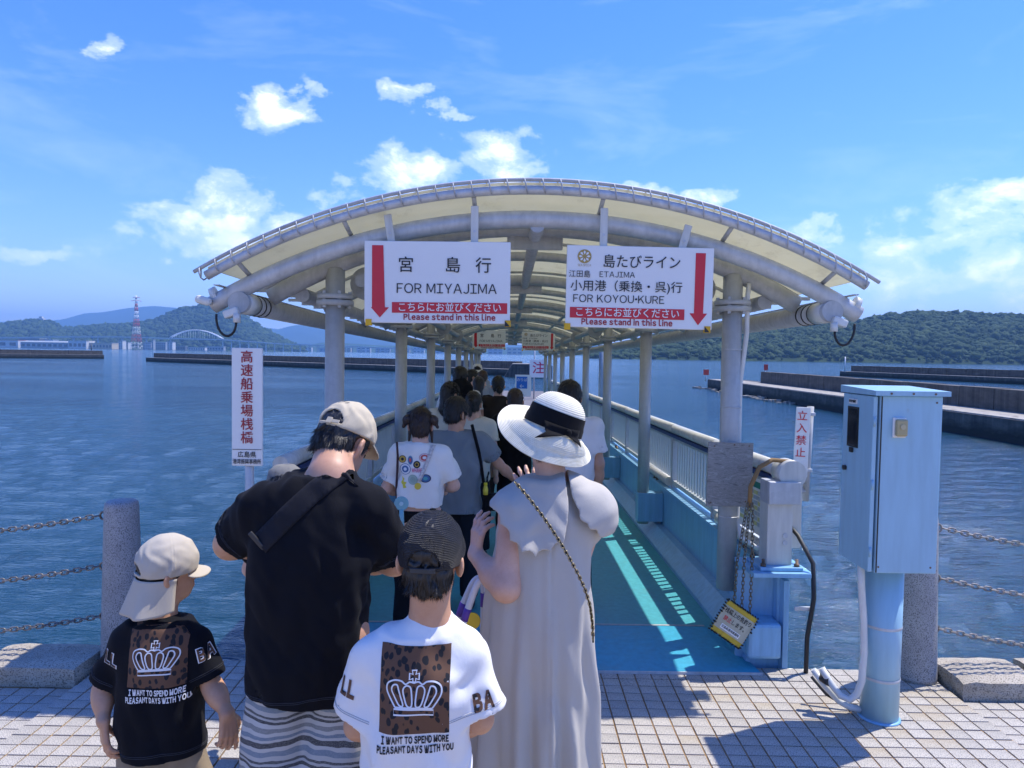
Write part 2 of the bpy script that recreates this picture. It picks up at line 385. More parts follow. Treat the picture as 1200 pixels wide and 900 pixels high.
def bollard(x, y, lab):
    root = empty('granite_bollard', (x, y, 0)); tag(root, lab, 'bollard', 'granite bollards on the quay edge')
    MB().lathe([(.112, 0), (.110, .02), (.097, .5), (.086, .88), (.082, .905), (.070, .915), (.03, .918)], n=32).build('shaft', M_granite, root)
    for z in (.83, .55, .27):
        MB().tube([(cos(t) * .022, 0, z + sin(t) * .022) for t in np.linspace(0, 2 * pi, 13)[:-1]], .006, 6, closed=True).build('chain_ring', M_chain, root, loc=((-.107 + .012 * z) if x < 0 else (.107 - .012 * z), 0, 0))
    return root
BLx, BRx, By = -2.13, 2.25, 3.97 - .12
bollard(BLx, By, 'speckled granite bollard standing behind the child in the flap cap')
bollard(BRx, By, 'speckled granite bollard half hidden behind the blue cabinet')
for k, z in enumerate((.83, .55, .27)):
    w = ('top', 'middle', 'lowest')[k]
    tag(chain(MB(), cat((BLx - .12, By, z), (BLx - 2.6, By + .05, z - .02), .13), .046, .024, .0042).build('rail_chain', M_chain), w + ' rusty chain hanging off the left granite bollard', 'chain', 'chains between bollards')
    tag(chain(MB(), cat((BRx + .12, By, z), (BRx + 2.6, By + .05, z - .02), .14), .046, .024, .0042).build('rail_chain', M_chain), w + ' rusty chain hanging off the bollard behind the blue cabinet', 'chain', 'chains between bollards')
# ------------------------------------------------------------------ background
M_hill = None
def foliage_mat(name, a, b, scale):
    m, q, p, tc = new_mat(name, .95); v = tc.outputs['Object']
    n = q.noise(v, scale, 8, .65); n2 = q.noise(v, scale * 7, 5, .65)
    q.l.new(q.mix(q.ramp(q.math('ADD', q.math('MULTIPLY', n, .55), q.math('MULTIPLY', n2, .45)), [(.36, 0.0), (.66, 1.0)]), a, b), p.inputs['Base Color'])
    bb = q.node('ShaderNodeBump', inp={'Strength': .9, 'Distance': 3.0, 'Height': n2}); q.l.new(bb.outputs[0], p.inputs['Normal'])
    p.inputs['Specular IOR Level'].default_value = .1
    return m
def hill(name, prof, D, depth, m, rough=.12, nu=220, nv=26, seed=0, base=WZ):
    """ridge whose skyline at distance D follows the pixel profile; front and back slopes of real depth"""
    r = np.random.default_rng(seed)
    px = np.linspace(prof[0][0], prof[-1][0], nu); py = np.interp(px, [p[0] for p in prof], [p[1] for p in prof])
    P = [[None] * (2 * nv - 1) for _ in range(nu)]; ph = r.uniform(0, 9, 12)
    for i in range(nu):
        a = at(px[i], py[i], D); H = a.z - base
        for j in range(2 * nv - 1):
            t = (j - (nv - 1)) / (nv - 1); s = max(0, 1 - abs(t)) ; prf = s ** .8 if t < 0 else s ** .9
            y = D + t * depth; x = a.x * (y / D)
            g = sum(sin(x * 2 * pi / (depth * w) + y * 2 * pi / (depth * w * 1.3) + ph[k]) / (k + 1.5) for k, w in enumerate((1.3, .71, .43, .29, .17)))
            h = H * prf * (1 + (rough * g if abs(t) > .04 else 0) * (1 - prf) * 2.0)
            P[i][j] = (x, y, base - 1 + max(0, h) + 1)
    o = MB().grid([list(x) for x in P]).build(name, m); fixn(o); return struct(o)
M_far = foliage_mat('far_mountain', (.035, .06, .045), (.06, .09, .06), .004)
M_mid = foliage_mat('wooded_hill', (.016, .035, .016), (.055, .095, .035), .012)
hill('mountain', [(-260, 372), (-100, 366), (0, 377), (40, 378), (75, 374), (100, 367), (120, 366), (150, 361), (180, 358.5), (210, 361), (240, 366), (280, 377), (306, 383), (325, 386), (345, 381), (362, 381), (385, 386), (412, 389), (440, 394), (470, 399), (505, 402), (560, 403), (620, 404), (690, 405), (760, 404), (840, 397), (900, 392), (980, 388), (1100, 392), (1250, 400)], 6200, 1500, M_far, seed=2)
HILL1 = [(-200, 384), (-90, 386), (0, 380), (25, 376), (47, 374), (62, 378), (75, 384), (100, 382.5), (125, 380), (155, 378.5), (180, 375), (200, 366), (215, 360.5), (237, 357.5), (265, 360), (287, 370), (300, 379), (315, 388), (330, 396), (350, 405), (365, 410)]
hill('hill', [(x, y + 2.5) for x, y in HILL1], 2250, 420, M_mid, seed=4)
hill('hill', [(330, 411), (350, 406), (380, 401), (420, 403), (450, 405), (520, 406), (600, 407), (680, 408), (720, 412)], 3600, 420, M_mid, seed=9)
# ---- wooded island on the right: terrain plus a canopy of real crowns
IP = [(684, 421), (700, 413), (730, 402), (761, 393), (805, 381), (849, 380), (890, 379), (913, 377), (967, 375), (1013, 373), (1040, 368), (1083, 363.5), (1133, 365.5), (1200, 368), (1300, 372), (1420, 385), (1500, 412)]
D_I = 900.0
hill('island', [(a, b + 4.5 if 684 < a < 1500 else b) for a, b in IP], D_I, 220, foliage_mat('island_ground', (.02, .04, .018), (.05, .08, .03), .05), seed=6, rough=.05)
def canopy(name, lab, prof, D, depth, px0, px1, cnt, crest, r0, r1, a, c2, seed, up=0.):
    ico = bmesh.new(); bmesh.ops.create_icosphere(ico, subdivisions=2, radius=1); bv = np.array([v.co[:] for v in ico.verts]); bf = np.array([[v.index for v in f.verts] for f in ico.faces]); ico.free()
    r = np.random.default_rng(seed); V = []; F = []; off = 0; pxs = [p[0] for p in prof]; pys = [p[1] + up for p in prof]; tone = []
    for t, n_ in ((1, cnt), (0, crest)):
        for k in range(n_):
            px = r.uniform(px0, px1); py = np.interp(px, pxs, pys); q = at(px, float(py), D); H = q.z - WZ
            s = r.uniform(0.02, 1.02) if t else 1.0; y = D - (1 - s) * depth + r.uniform(-.02, .02) * depth; x = q.x * (y / D); z = WZ + H * max(0., min(1., s)) ** .8
            R0 = r0 + (r1 - r0) * r.random() ** 2.2; R0 *= 1 if s > .06 else .7; ph = r.uniform(0, 6, 4); fq = r.uniform(3, 7, 4)
            ns = 1 + .24 * np.sin(bv[:, 0] * fq[0] + ph[0]) * np.sin(bv[:, 1] * fq[1] + ph[1]) + .22 * np.sin(bv[:, 2] * fq[2] + ph[2]) * np.sin(bv[:, 0] * fq[3] + ph[3]) + r.normal(0, .12, len(bv))
            V.append(bv * ns[:, None] * R0 * np.array([r.uniform(.8, 1.3), 1, r.uniform(.6, 1.0)]) + np.array([x, y, z + R0 * .2])); F.append(bf + off); off += len(bv); tone += [r.random()] * len(bv)
    V = np.concatenate(V); F = np.concatenate(F); me = bpy.data.meshes.new(name); me.from_pydata(V.tolist(), [], F.tolist()); me.polygons.foreach_set('use_smooth', [True] * len(F))
    at_ = me.attributes.new('tone', 'FLOAT', 'POINT'); at_.data.foreach_set('value', np.array(tone, np.float32))
    m, q, p, tc = new_mat(name + '_leaves', .95); v = tc.outputs['Object']; an = q.node('ShaderNodeAttribute', attribute_name='tone')
    n2 = q.noise(v, 2.6 / r1, 6, .7); n3 = q.noise(v, .12 / r1, 4, .6)
    f = q.math('ADD', q.math('MULTIPLY', an.outputs['Fac'], .55), q.math('ADD', q.math('MULTIPLY', n3, .5), q.math('MULTIPLY', n2, .35)))
    q.l.new(q.ramp(f, [(.25, a), (.62, tuple((x + y) / 2 for x, y in zip(a, c2))), (1.05, c2)]), p.inputs['Base Color']); p.inputs['Specular IOR Level'].default_value = .08
    bb = q.node('ShaderNodeBump', inp={'Strength': 1.0, 'Distance': r1 * .35, 'Height': n2}); q.l.new(bb.outputs[0], p.inputs['Normal']); me.materials.append(m)
    tag(inst(name, me), lab, 'forest', kind='stuff')
canopy('island_forest', 'dense green forest covering the island across the water on the right', IP, D_I, 220, 690, 1330, 6500, 1200, 1.8, 5.6, (.022, .045, .022), (.068, .10, .042), 11, 4.5)
canopy('hill_forest', 'dark green woods covering the hill behind the arch bridge on the left', HILL1, 2250, 420, -60, 355, 3600, 600, 5, 11, (.014, .034, .018), (.060, .095, .040), 12, 2.5)
def tide_mat():
    m, q, p, tc = new_mat('breakwater_concrete', .9); v = tc.outputs['Object']; sp = q.node('ShaderNodeSeparateXYZ'); q.l.new(v, sp.inputs[0])
    n = q.noise(q.mapv(v, scale=(.6, .6, 1.5)), 1.6, 7, .65); st = q.noise(q.mapv(v, scale=(2.2, 2.2, .12)), 1.5, 5, .6)
    up = q.ramp(q.math('ADD', q.math('MULTIPLY', n, .5), q.math('MULTIPLY', st, .5)), [(.36, (.052, .046, .041)), (.52, (.098, .088, .075)), (.68, (.16, .145, .122))])
    z = q.math('ADD', sp.outputs[2], q.math('MULTIPLY', n, .5)); q.l.new(q.mix(q.ramp(z, [(0.0, 0.0), (1.0, 1.0)]), (.02, .023, .021), up), p.inputs['Base Color'])
    mr = q.node('ShaderNodeMapRange', inp={'Value': z, 'From Min': WZ + .55, 'From Max': WZ + .95}); q.l.new(q.mix(mr.outputs[0], (.022, .026, .022), up), p.inputs['Base Color'])
    bb = q.node('ShaderNodeBump', inp={'Strength': .4, 'Distance': .05, 'Height': n}); q.l.new(bb.outputs[0], p.inputs['Normal']); return m
M_dark = tide_mat()
M_ledge = speckle('breakwater_ledge', (.30, .28, .24), (.40, .37, .32), (.22, .20, .17), 2.5, .9, bump=.2)
M_wall = mat('white_building', (.56, .56, .55), .8, var=.06, vs=.05); M_roofg = mat('grey_roof', (.30, .33, .36), .7, var=.1, vs=.1)
M_beige = mat('beige_building', (.52, .44, .32), .8, var=.06, vs=.05); M_win = mat('far_glass', (.05, .07, .09), .2, var=.2, vs=.2); M_orange = mat('orange_trim', (.45, .2, .1), .7); M_darkb = mat('dark_building', (.10, .11, .13), .7)
def beam_between(mb, a, b, w0, w1, z0, z1):
    """wall from a to b (xy), offset sideways w0..w1 (left of travel), from z0 to z1"""
    a, b = Vector(a), Vector(b); d = (b - a).normalized(); n = Vector((-d.y, d.x))
    q = [a + n * w0, b + n * w0, b + n * w1, a + n * w1]
    mb.add([(p.x, p.y, z) for z in (z0, z1) for p in q], [(0, 3, 2, 1), (4, 5, 6, 7), (0, 1, 5, 4), (1, 2, 6, 5), (2, 3, 7, 6), (3, 0, 4, 7)])
def breakwater(lab, pa, pb, ledge, wall, wl, ww, inset=0., end=None, blocks=0):
    """pa, pb: pixels of the waterline; ledge / wall heights above the water, ledge width, wall width"""
    a = onz(*pa, WZ); b = onz(*pb, WZ); a2, b2 = Vector((a.x, a.y)), Vector((b.x, b.y)); d = (b2 - a2).normalized()
    root = empty('breakwater', (0, 0, 0)); tag(root, lab, 'breakwater', 'concrete breakwaters in the harbour')
    mb = MB(); beam_between(mb, a2, b2, 0, wl + ww + 1, WZ - 3, WZ + ledge); mb.build('base', M_dark, root)
    mb = MB(); beam_between(mb, a2, b2, .06, wl - .04, WZ + ledge, WZ + ledge + .06); mb.build('ledge', M_ledge, root)
    L = (b2 - a2).length; n = max(1, blocks); i0 = inset
    for k in range(n):
        p = a2 + d * (i0 + (L - i0) * k / n + .05); q_ = a2 + d * (i0 + (L - i0) * (k + 1) / n - .05)
        mb = MB(); beam_between(mb, p, q_, wl, wl + ww, WZ + ledge - .2, WZ + wall + (.03 if k % 2 else 0)); mb.build('parapet', M_dark, root)
    return root
breakwater('long low dark breakwater at the far left edge of the harbour', (-160, 418.5), (122, 420.3), 1.2, 2.5, 2.2, 1.5, 0, blocks=6)
breakwater('dark breakwater running from beside the red and white pylon behind the gangway posts', (171, 423.6), (596, 440.5), 1.0, 2.25, 2.0, 1.6, 0, blocks=14)
breakwater('near breakwater with pale walkway behind the blue cabinet', (1420, 562), (829, 455.5), .95, 2.05, 2.3, 1.0, 0, blocks=16) if False else None
def right_breakwater():
    a = onz(829, 455.5, WZ); b = onz(1330, 545, WZ); a2, b2 = Vector((a.x, a.y)), Vector((b.x, b.y)); d = (b2 - a2).normalized()
    root = empty('breakwater'); tag(root, 'near breakwater with a pale walkway, passing behind the blue cabinet', 'breakwater', 'concrete breakwaters in the harbour')
    mb = MB(); beam_between(mb, a2, b2, 0, 4.2, WZ - 3, WZ + 1.0); mb.build('base', M_dark, root)
    mb = MB(); beam_between(mb, a2 + d * .1, b2, .1, 2.6, WZ + 1.0, WZ + 1.06); mb.build('walkway', M_ledge, root)
    L = (b2 - a2).length
    for k in range(16):
        s0 = 9.0 + (L - 9.0) * k / 16; s1 = 9.0 + (L - 9.0) * (k + 1) / 16 - .04
        mb = MB(); beam_between(mb, a2 + d * s0, a2 + d * s1, 2.6, 3.6, WZ + .8, WZ + 2.12 + .02 * (k % 2)); mb.build('parapet', M_dark, root)
    mb = MB(); r = random.Random(2)
    for k in range(60):                                       # rubble and foam line at the foot
        p = a2 + d * r.uniform(-2.5, 24) + Vector((-d.y, d.x)) * r.uniform(-1.2, .1); mb.box((p.x, p.y, WZ + .03), (r.uniform(.2, .6), r.uniform(.2, .5), r.uniform(.1, .35)), Matrix.Rotation(r.uniform(0, 3), 3, 'Z'))
    mb.build('rubble', M_ledge, root)['kind'] = 'stuff'
right_breakwater()
breakwater('farther breakwater with buttressed wall at the right edge beyond the near one', (984, 440.5), (1330, 457), .9, 2.1, 1.6, 1.4, 1.2, blocks=14)
def bw_end():                                                # the broad bevelled head of the second breakwater
    c = at(622, 437, 108.0); root = empty('breakwater', (c.x, 108, WZ)); tag(root, 'broad dark breakwater head with sloping end seen through the gangway', 'breakwater', 'concrete breakwaters in the harbour')
    MB().prism([(-4.6, -1), (3.2, -1), (3.2, 1.75), (2.8, 1.9), (-2.9, 1.9)], -1.5, 4).build('head', M_dark, root); MB().box2((-2.8, -1.2, 1.9), (2.7, 3.8, 2.0)).build('cap', M_ledge, root)
bw_end()
# ---- shoreline town on the left
def bld(px0, px1, pyt, pyb, D, dep, m, lab, roof=None, wins=0, floors=1, roofm=None, trim=None):
    a = at(px0, pyb, D); b = at(px1, pyt, D); w = b.x - a.x; z0 = -1.2; h = b.z - z0
    root = empty('waterfront_building', ((a.x + b.x) / 2, D, z0)); tag(root, lab, 'building', 'buildings along the far shore')
    MB().box2((-w / 2, 0, 0), (w / 2, dep, h)).build('wall', m, root)
    if roof == 'gable': MB().add([(-w / 2 - 1, -1, h), (w / 2 + 1, -1, h), (w / 2 + 1, dep + 1, h), (-w / 2 - 1, dep + 1, h), (-w / 2 - 1, dep / 2, h + 3.2), (w / 2 + 1, dep / 2, h + 3.2)], [(0, 1, 5, 4), (2, 3, 4, 5), (0, 4, 3), (1, 2, 5), (0, 3, 2, 1)]).build('roof', roofm or M_roofg, root)
    else: MB().box2((-w / 2 - .5, -.5, h), (w / 2 + .5, dep + .5, h + 1.0)).build('roof', roofm or M_roofg, root)
    if wins:
        for f in range(floors):
            for k in range(wins):
                x = -w / 2 + w * (k + .5) / wins; z = h * (f + .5) / floors
                MB().box2((x - w / wins * .3, -.25, z - h / floors * .22), (x + w / wins * .3, -.02, z + h / floors * .22)).build('window', M_win, root)
    if trim: MB().box2((-w / 2 - .2, -.4, h * .86), (w / 2 + .2, -.06, h * .97)).build('trim', trim, root)
bld(-40, 21, 399, 407, 1480, 30, M_wall, 'white shed with orange roof line at the far left shore', wins=5, roofm=M_orange)
bld(23, 46, 397, 402.5, 1560, 30, M_darkb, 'dark long building behind the grey roofed sheds on the shore')
bld(24, 80, 401.5, 407.5, 1450, 40, M_roofg, 'long grey gabled market shed on the far shore', roof='gable', wins=9)
bld(52, 62, 398.5, 401, 1570, 20, M_wall, 'small white block above the grey sheds on the shore', wins=3)
bld(80, 101, 400, 407.5, 1440, 30, M_wall, 'white roofed building with dark glass front on the far shore', wins=4, roofm=M_wall)
bld(101, 131, 402.5, 407.5, 1450, 25, M_beige, 'long beige waterfront building on the far shore', wins=8, roofm=M_beige)
bld(131, 139, 402, 408, 1600, 15, M_roofg, 'small grey blue block right of the beige waterfront building', wins=2, floors=2)
bld(139, 143.5, 399.5, 408, 1600, 15, M_wall, 'narrow white tower block right of the beige building', wins=2, floors=5)
bld(144, 150, 401.5, 408, 1620, 15, M_wall, 'low apartment block left of the pylon foot', wins=3, floors=3)
bld(168, 177, 401.5, 408.5, 1620, 15, M_wall, 'pale apartment block right of the pylon foot', wins=4, floors=4)
bld(177.5, 179.5, 398.5, 408.5, 1600, 10, M_roofg, 'slim tall grey block right of the pylon', wins=1, floors=6)
bld(180.5, 194, 401.5, 408.5, 1620, 15, M_roofg, 'wide pale apartment slab under the bridge', wins=6, floors=4, roofm=M_wall)
bld(196, 202, 401, 409, 1590, 15, M_wall, 'white high block just left of the bridge arch', wins=2, floors=4)
bld(221, 240, 407.5, 409.8, 1580, 12, M_wall, 'flat white terminal hall under the bridge arch', wins=7)
bld(242, 262, 406.5, 409.5, 1650, 12, M_roofg, 'grey low warehouse below the right foot of the bridge arch', wins=6)
bld(205, 217, 406, 409.3, 1650, 12, M_darkb, 'dark low warehouse below the left foot of the bridge arch', wins=4)
bld(330, 345, 408, 412, 1900, 15, M_darkb, 'dark ship like warehouse left of the front gangway post', wins=3)
for k in range(12):
    x0 = 352 + k * 22; bld(x0, x0 + 13 + (k * 7 % 6), 407.2 + (k * 5 % 3) * .5, 413.0, 2500, 15, (M_wall, M_roofg, M_beige)[k % 3], ('white', 'grey', 'beige')[k % 3] + ' block, %s from the left in the row of distant buildings behind the left posts' % ('first second third fourth fifth sixth seventh eighth ninth tenth eleventh twelfth'.split()[k]), wins=3, floors=2)
def hilltop():
    c = at(47, 374.5, 2240); root = empty('hilltop_hotel', (c.x, 2240, c.z - 6)); tag(root, 'white hilltop building crowning the wooded hill on the left', 'building')
    MB().box2((-10, 0, 0), (10, 12, 10)).build('wall', M_wall, root); MB().box2((-4, 1, 10), (5, 10, 16)).build('tower', M_wall, root); MB().box2((-17, 0, 0), (-10, 10, 6)).build('wing', M_wall, root)
    for k in range(5): MB().box2((-9 + k * 3.7, -.2, 3), (-7 + k * 3.7, 0, 7)).build('window', M_win, root)
hilltop()
M_viad = mat('viaduct_concrete', (.42, .46, .48), .7); M_steelw = mat('bridge_paint', (.80, .82, .82), .6, var=.05)
def bridge():
    D = 1750; root = empty('arch_bridge', (0, D, 0)); tag(root, 'pale steel arch bridge with long viaduct below the wooded hill', 'bridge')
    L = [(-60, 397.5), (0, 395.5), (60, 394.3), (140, 394.2), (200, 396), (262, 397.5), (330, 402.5), (400, 405.2), (480, 408.5), (560, 410.5)]
    P = [at(a, b, D) for a, b in L]
    mb = MB()
    for p, q_ in zip(P, P[1:]): mb.add([(p.x, -6, p.z - 2.6), (q_.x, -6, q_.z - 2.6), (q_.x, 6, q_.z - 2.6), (p.x, 6, p.z - 2.6), (p.x, -6, p.z), (q_.x, -6, q_.z), (q_.x, 6, q_.z), (p.x, 6, p.z)], [(0, 3, 2, 1), (4, 5, 6, 7), (0, 1, 5, 4), (2, 3, 7, 6), (0, 4, 7, 3), (1, 2, 6, 5)])
    mb.build('deck', M_viad, root)
    a = at(200, 395.5, D); b = at(261, 397, D); hh = at(230, 386.8, D).z - (a.z + b.z) / 2
    for y in (-5, 5):
        MB().tube([(a.x + (b.x - a.x) * t, y, a.z + (b.z - a.z) * t + hh * 4 * t * (1 - t)) for t in np.linspace(0, 1, 25)], 1.1, 6).build('arch_rib', M_steelw, root)
        for k in range(1, 11):
            t = k / 11; MB().tube([(a.x + (b.x - a.x) * t, y, a.z + (b.z - a.z) * t), (a.x + (b.x - a.x) * t, y, a.z + (b.z - a.z) * t + hh * 4 * t * (1 - t))], .3, 5).build('hanger', M_steelw, root)
    x = at(-60, 400, D).x
    xs = list(np.linspace(at(-55, 400, D).x, a.x, 10)) + list(np.linspace(b.x, at(555, 400, D).x, 30))
    for x in xs:
        z = np.interp(x, [p.x for p in P], [p.z for p in P]) - 2.6
        MB().box2((x - .6, -3, -6), (x + .6, 3, z)).build('pier', M_viad, root)
bridge()
M_red = mat('signal_red', (.55, .05, .04), .5); M_white = mat('white_paint', (.78, .78, .76), .5, var=.04)
def pylon():
    D = 1500; b = at(160, 408, D); t = at(159.5, 346.5, D); H = t.z + 1.5; root = empty('power_pylon', (b.x, D, -1.5)); tag(root, 'tall red and white lattice power pylon on the far shore', 'pylon')
    nseg = 14
    def hw(z): u = z / H; return 7.5 * (1 - u) ** 1.35 + 1.1
    for s in range(nseg):
        z0, z1 = H * s / nseg, H * (s + 1) / nseg; mb = MB()
        for (i, j) in ((-1, -1), (1, -1), (1, 1), (-1, 1)):
            mb.tube([(i * hw(z0), j * hw(z0), z0), (i * hw(z1), j * hw(z1), z1)], .42, 4)
        for (i, j, k, l) in ((-1, -1, 1, -1), (1, -1, 1, 1), (1, 1, -1, 1), (-1, 1, -1, -1)):
            mb.tube([(i * hw(z0), j * hw(z0), z0), (k * hw(z1), l * hw(z1), z1)], .28, 4); mb.tube([(k * hw(z0), l * hw(z0), z0), (i * hw(z1), j * hw(z1), z1)], .28, 4)
        mb.build('lattice_section', M_red if (s // 2) % 2 else M_white, root)
    for z, w in ((H * .90, 11), (H * .96, 8)): MB().tube([(-w, 0, z), (-2, 0, z + 1.5), (2, 0, z + 1.5), (w, 0, z)], .5, 5).build('cross_arm', M_red, root)
pylon()
def small_pole(px, pyb, pyt, D, r, lab, m, board=None, bm=None, txt=None):
    a = at(px, pyb, D); b = at(px, pyt, D); root = empty('signal_pole', (a.x, D, a.z)); tag(root, lab, 'pole'); MB().tube([(0, 0, 0), (0, 0, b.z - a.z)], r, 8).build('pole', m, root)
    if board:
        w, h = board; MB().box((0, -r - .03, b.z - a.z - h / 2), (w, .04, h)).build('board', bm, root)
    return root
small_pole(827, 447, 433, 78, .06, 'thin pole with red square sign on the tip of the near breakwater', M_white, (.6, .6), M_red)
small_pole(897, 439, 427, 72, .05, 'thin pole with small reddish board midway along the near breakwater wall', M_white, (.4, .6), M_red)
small_pole(990, 436, 418, 140, .12, 'white marker pole at the tip of the farther breakwater', M_white)
small_pole(107, 410.5, 403, 205, .12, 'small light pole on the far left breakwater', M_darkb)
M_pile = mat('blue_grey_pile', (.35, .42, .48), .5)
small_pole(704, 520, 384, 17.5, .085, 'blue grey steel mooring pole outside the right railing', M_pile)
# ------------------------------------------------------------------ COVERED GANGWAY
def galv(name, a, b, rough=.45, metal=.55):
    m, q, p, tc = new_mat(name, rough); v = tc.outputs['Object']
    vo = q.node('ShaderNodeTexVoronoi', inp={'Scale': 38.0, 'Vector': v}); n = q.noise(v, 5, 6, .65); n2 = q.noise(q.mapv(v, scale=(9, 9, 1.2)), 2.5, 5, .6)
    f = q.math('ADD', q.math('MULTIPLY', vo.outputs['Color'], .10), q.math('ADD', q.math('MULTIPLY', n, .35), q.math('MULTIPLY', n2, .45)))
    q.l.new(q.ramp(f, [(.30, a), (.62, b), (.75, tuple(min(1, c * 1.25) for c in b))]), p.inputs['Base Color']); p.inputs['Metallic'].default_value = metal
    q.l.new(q.ramp(n, [(.3, rough - .08), (.7, rough + .2)]), p.inputs['Roughness'])
    bb = q.node('ShaderNodeBump', inp={'Strength': .12, 'Distance': .003, 'Height': f}); q.l.new(bb.outputs[0], p.inputs['Normal'])
    return m
M_galv = galv('galvanised_steel', (.42, .435, .445), (.62, .635, .645), .45, .25); M_galvd = galv('dull_galvanised', (.34, .35, .35), (.52, .53, .53), .55, .15)
M_post = galv('post_galvanised', (.38, .39, .38), (.52, .53, .52), .5, .12)
def weathered(name, col, rust=(.22, .12, .06), amt=.62, rough=.45, lo=.82):
    m, q, p, tc = new_mat(name, rough); v = tc.outputs['Object']
    n = q.noise(v, 3.5, 8, .68); n2 = q.noise(q.mapv(v, scale=(6, 6, .8)), 4, 6, .6)
    c = q.ramp(n2, [(.3, tuple(c * lo for c in col)), (.7, tuple(min(1, c * 1.08) for c in col))])
    c = q.mix(q.ramp(n, [(amt, 0.0), (amt + .14, .75)]), c, rust); q.l.new(c, p.inputs['Base Color'])
    bb = q.node('ShaderNodeBump', inp={'Strength': .15, 'Distance': .003, 'Height': n}); q.l.new(bb.outputs[0], p.inputs['Normal'])
    return m
M_blue = weathered('light_blue_paint', (.235, .47, .68), (.20, .22, .20), .66, .38)
M_deck = weathered('teal_deck_paint', (.060, .345, .40), (.09, .25, .28), .56, .5)
M_ramp = weathered('blue_ramp_paint', (.035, .34, .49), (.07, .26, .34), .58, .5)
M_rail = weathered('cream_rail_paint', (.62, .61, .55), (.35, .30, .22), .68, .35)
M_bal = weathered('grey_green_bar_paint', (.50, .53, .49), (.3, .27, .2), .7, .4)
M_navy = mat('navy_stripe', (.02, .04, .16), .4)
def roof_mat():
    m, q, p, tc = new_mat('cream_roof_sheet', .5); v = tc.outputs['Object']
    n = q.noise(v, 2.2, 7, .65); c = q.ramp(n, [(.3, (.74, .72, .58)), (.7, (.84, .82, .70))]); c = q.mix(q.ramp(q.noise(q.mapv(v, scale=(1, .35, 1)), 5, 7, .7), [(.56, 0.0), (.72, .55)]), c, (.42, .38, .28))
    d = q.node('ShaderNodeBsdfDiffuse', inp={'Color': c}); t = q.node('ShaderNodeBsdfTranslucent', inp={'Color': q.mix(.5, c, (.90, .86, .68))})
    mx = q.node('ShaderNodeMixShader', inp={0: .48, 1: d.outputs[0], 2: t.outputs[0]}); q.l.new(mx.outputs[0], q.n['Material Output'].inputs[0]); return m
M_roof = roof_mat()
M_black = mat('black_rubber', (.012, .012, .013), .5); M_bolt = mat('rusty_bolt', (.18, .12, .08), .6, .6, var=.4, vs=60)
GX = .13
G = empty('covered_gangway', (GX, QE, 0), (-.015, 0, .006)); tag(G, 'long covered gangway with arched cream roof, galvanised posts and teal deck', 'gangway')
SP = 2.69; PY = [.37 + SP * n for n in range(9)]; LEN = 22.2; PXL = 1.21
def arc(Rr, apex, hw, n=40, x0=None):
    a = math.asin(hw / Rr); return [(Rr * sin(t), apex - Rr * (1 - cos(t))) for t in np.linspace(-a, a, n + 1)]
# deck
MB().box2((-1.24, .30, -.06), (1.24, LEN, .0)).build('deck', M_deck, G)
r_ = MB(); r_.add([(-1.30, -.10, -.004), (1.27, -.10, -.004), (1.20, .52, .016), (-1.2, .52, .016), (-1.30, -.10, .008), (1.27, -.10, .008), (1.12, .30, .034), (-1.15, .30, .034), (-1.15, .52, .034), (1.12, .52, .034)],
           [(0, 3, 2, 1), (4, 5, 6, 7), (7, 6, 9, 8), (0, 1, 5, 4), (1, 2, 9, 6, 5), (2, 3, 8, 9), (3, 0, 4, 7, 8)]); r_.build('ramp_plate', M_ramp, G)
MB().box2((-1.32, -.108, -.002), (1.275, -.101, .012)).build('ramp_edge_strip', M_galv, G)
MB().box2((-1.1, .60, .002), (1.15, .62, .008)).build('deck_joint', M_galvd, G)
for s in (-1, 1):
    # side girder: I-beam with kerb plate and stiffeners
    pf = [(s * 1.23, -.55), (s * 1.23, .03), (s * 1.33, .13), (s * 1.40, .13), (s * 1.40, .50), (s * 1.37, .50), (s * 1.37, .525), (s * 1.60, .525), (s * 1.60, .50), (s * 1.425, .50), (s * 1.425, -.5), (s * 1.62, -.52), (s * 1.62, -.55)]
    if s < 0: pf = pf[::-1]
    gd = MB().prism(pf, .04, LEN).build('side_girder', M_blue, G); fixn(gd)
    k = 0
    for y in np.arange(1.0, LEN, SP / 2):
        MB().prism([(s * 1.428, -.49), (s * 1.60, -.49), (s * 1.60, .49), (s * 1.428, .49)], y, y + .014).build('stiffener', M_blue, gd); k += 1
    for n, y in enumerate(PY):
        MB().box2((s * 1.15, y - .075, .16 if n else .36), (s * 1.395, y + .075, .44)).build('post_bracket', M_blue, G) if n else None
# right near end of the girder: web plate, flange plate, foot box
MB().box2((1.415, -.02, -.5), (1.445, .042, .498)).build('girder_end_web', M_blue, G); MB().box2((1.23, -.06, .527), (1.55, .28, .550)).build('girder_end_flange', M_blue, G)
MB().bbox((1.40, .10, .562), (.24, .24, .02), .003).build('post_base_plate', M_blue, G); MB().bbox((1.305, .05, .16), (.19, .20, .20), .02).build('foot_box', M_blue, G)
MB().box2((1.19, .10, -.02), (1.41, .12, .52)).build('girder_end_stiffener', M_blue, G)
bolt = MB().lathe([(.016, 0), (.016, .014), (.009, .014), (.009, .04)], n=8).mesh('bolt', M_bolt)
for (x, y, z) in ((1.305, .01, .572), (1.495, .01, .572), (1.305, .19, .572), (1.495, .19, .572), (1.40, .6, .525), (1.43, .64, .525)): inst('bolt', bolt, G, (x, y, z))
for s in (-1, 1):
    for y in PY[1:5]:
        for dy in (-.06, .06): inst('bolt', bolt, G, (s * 1.40, y + dy + .3, .525))
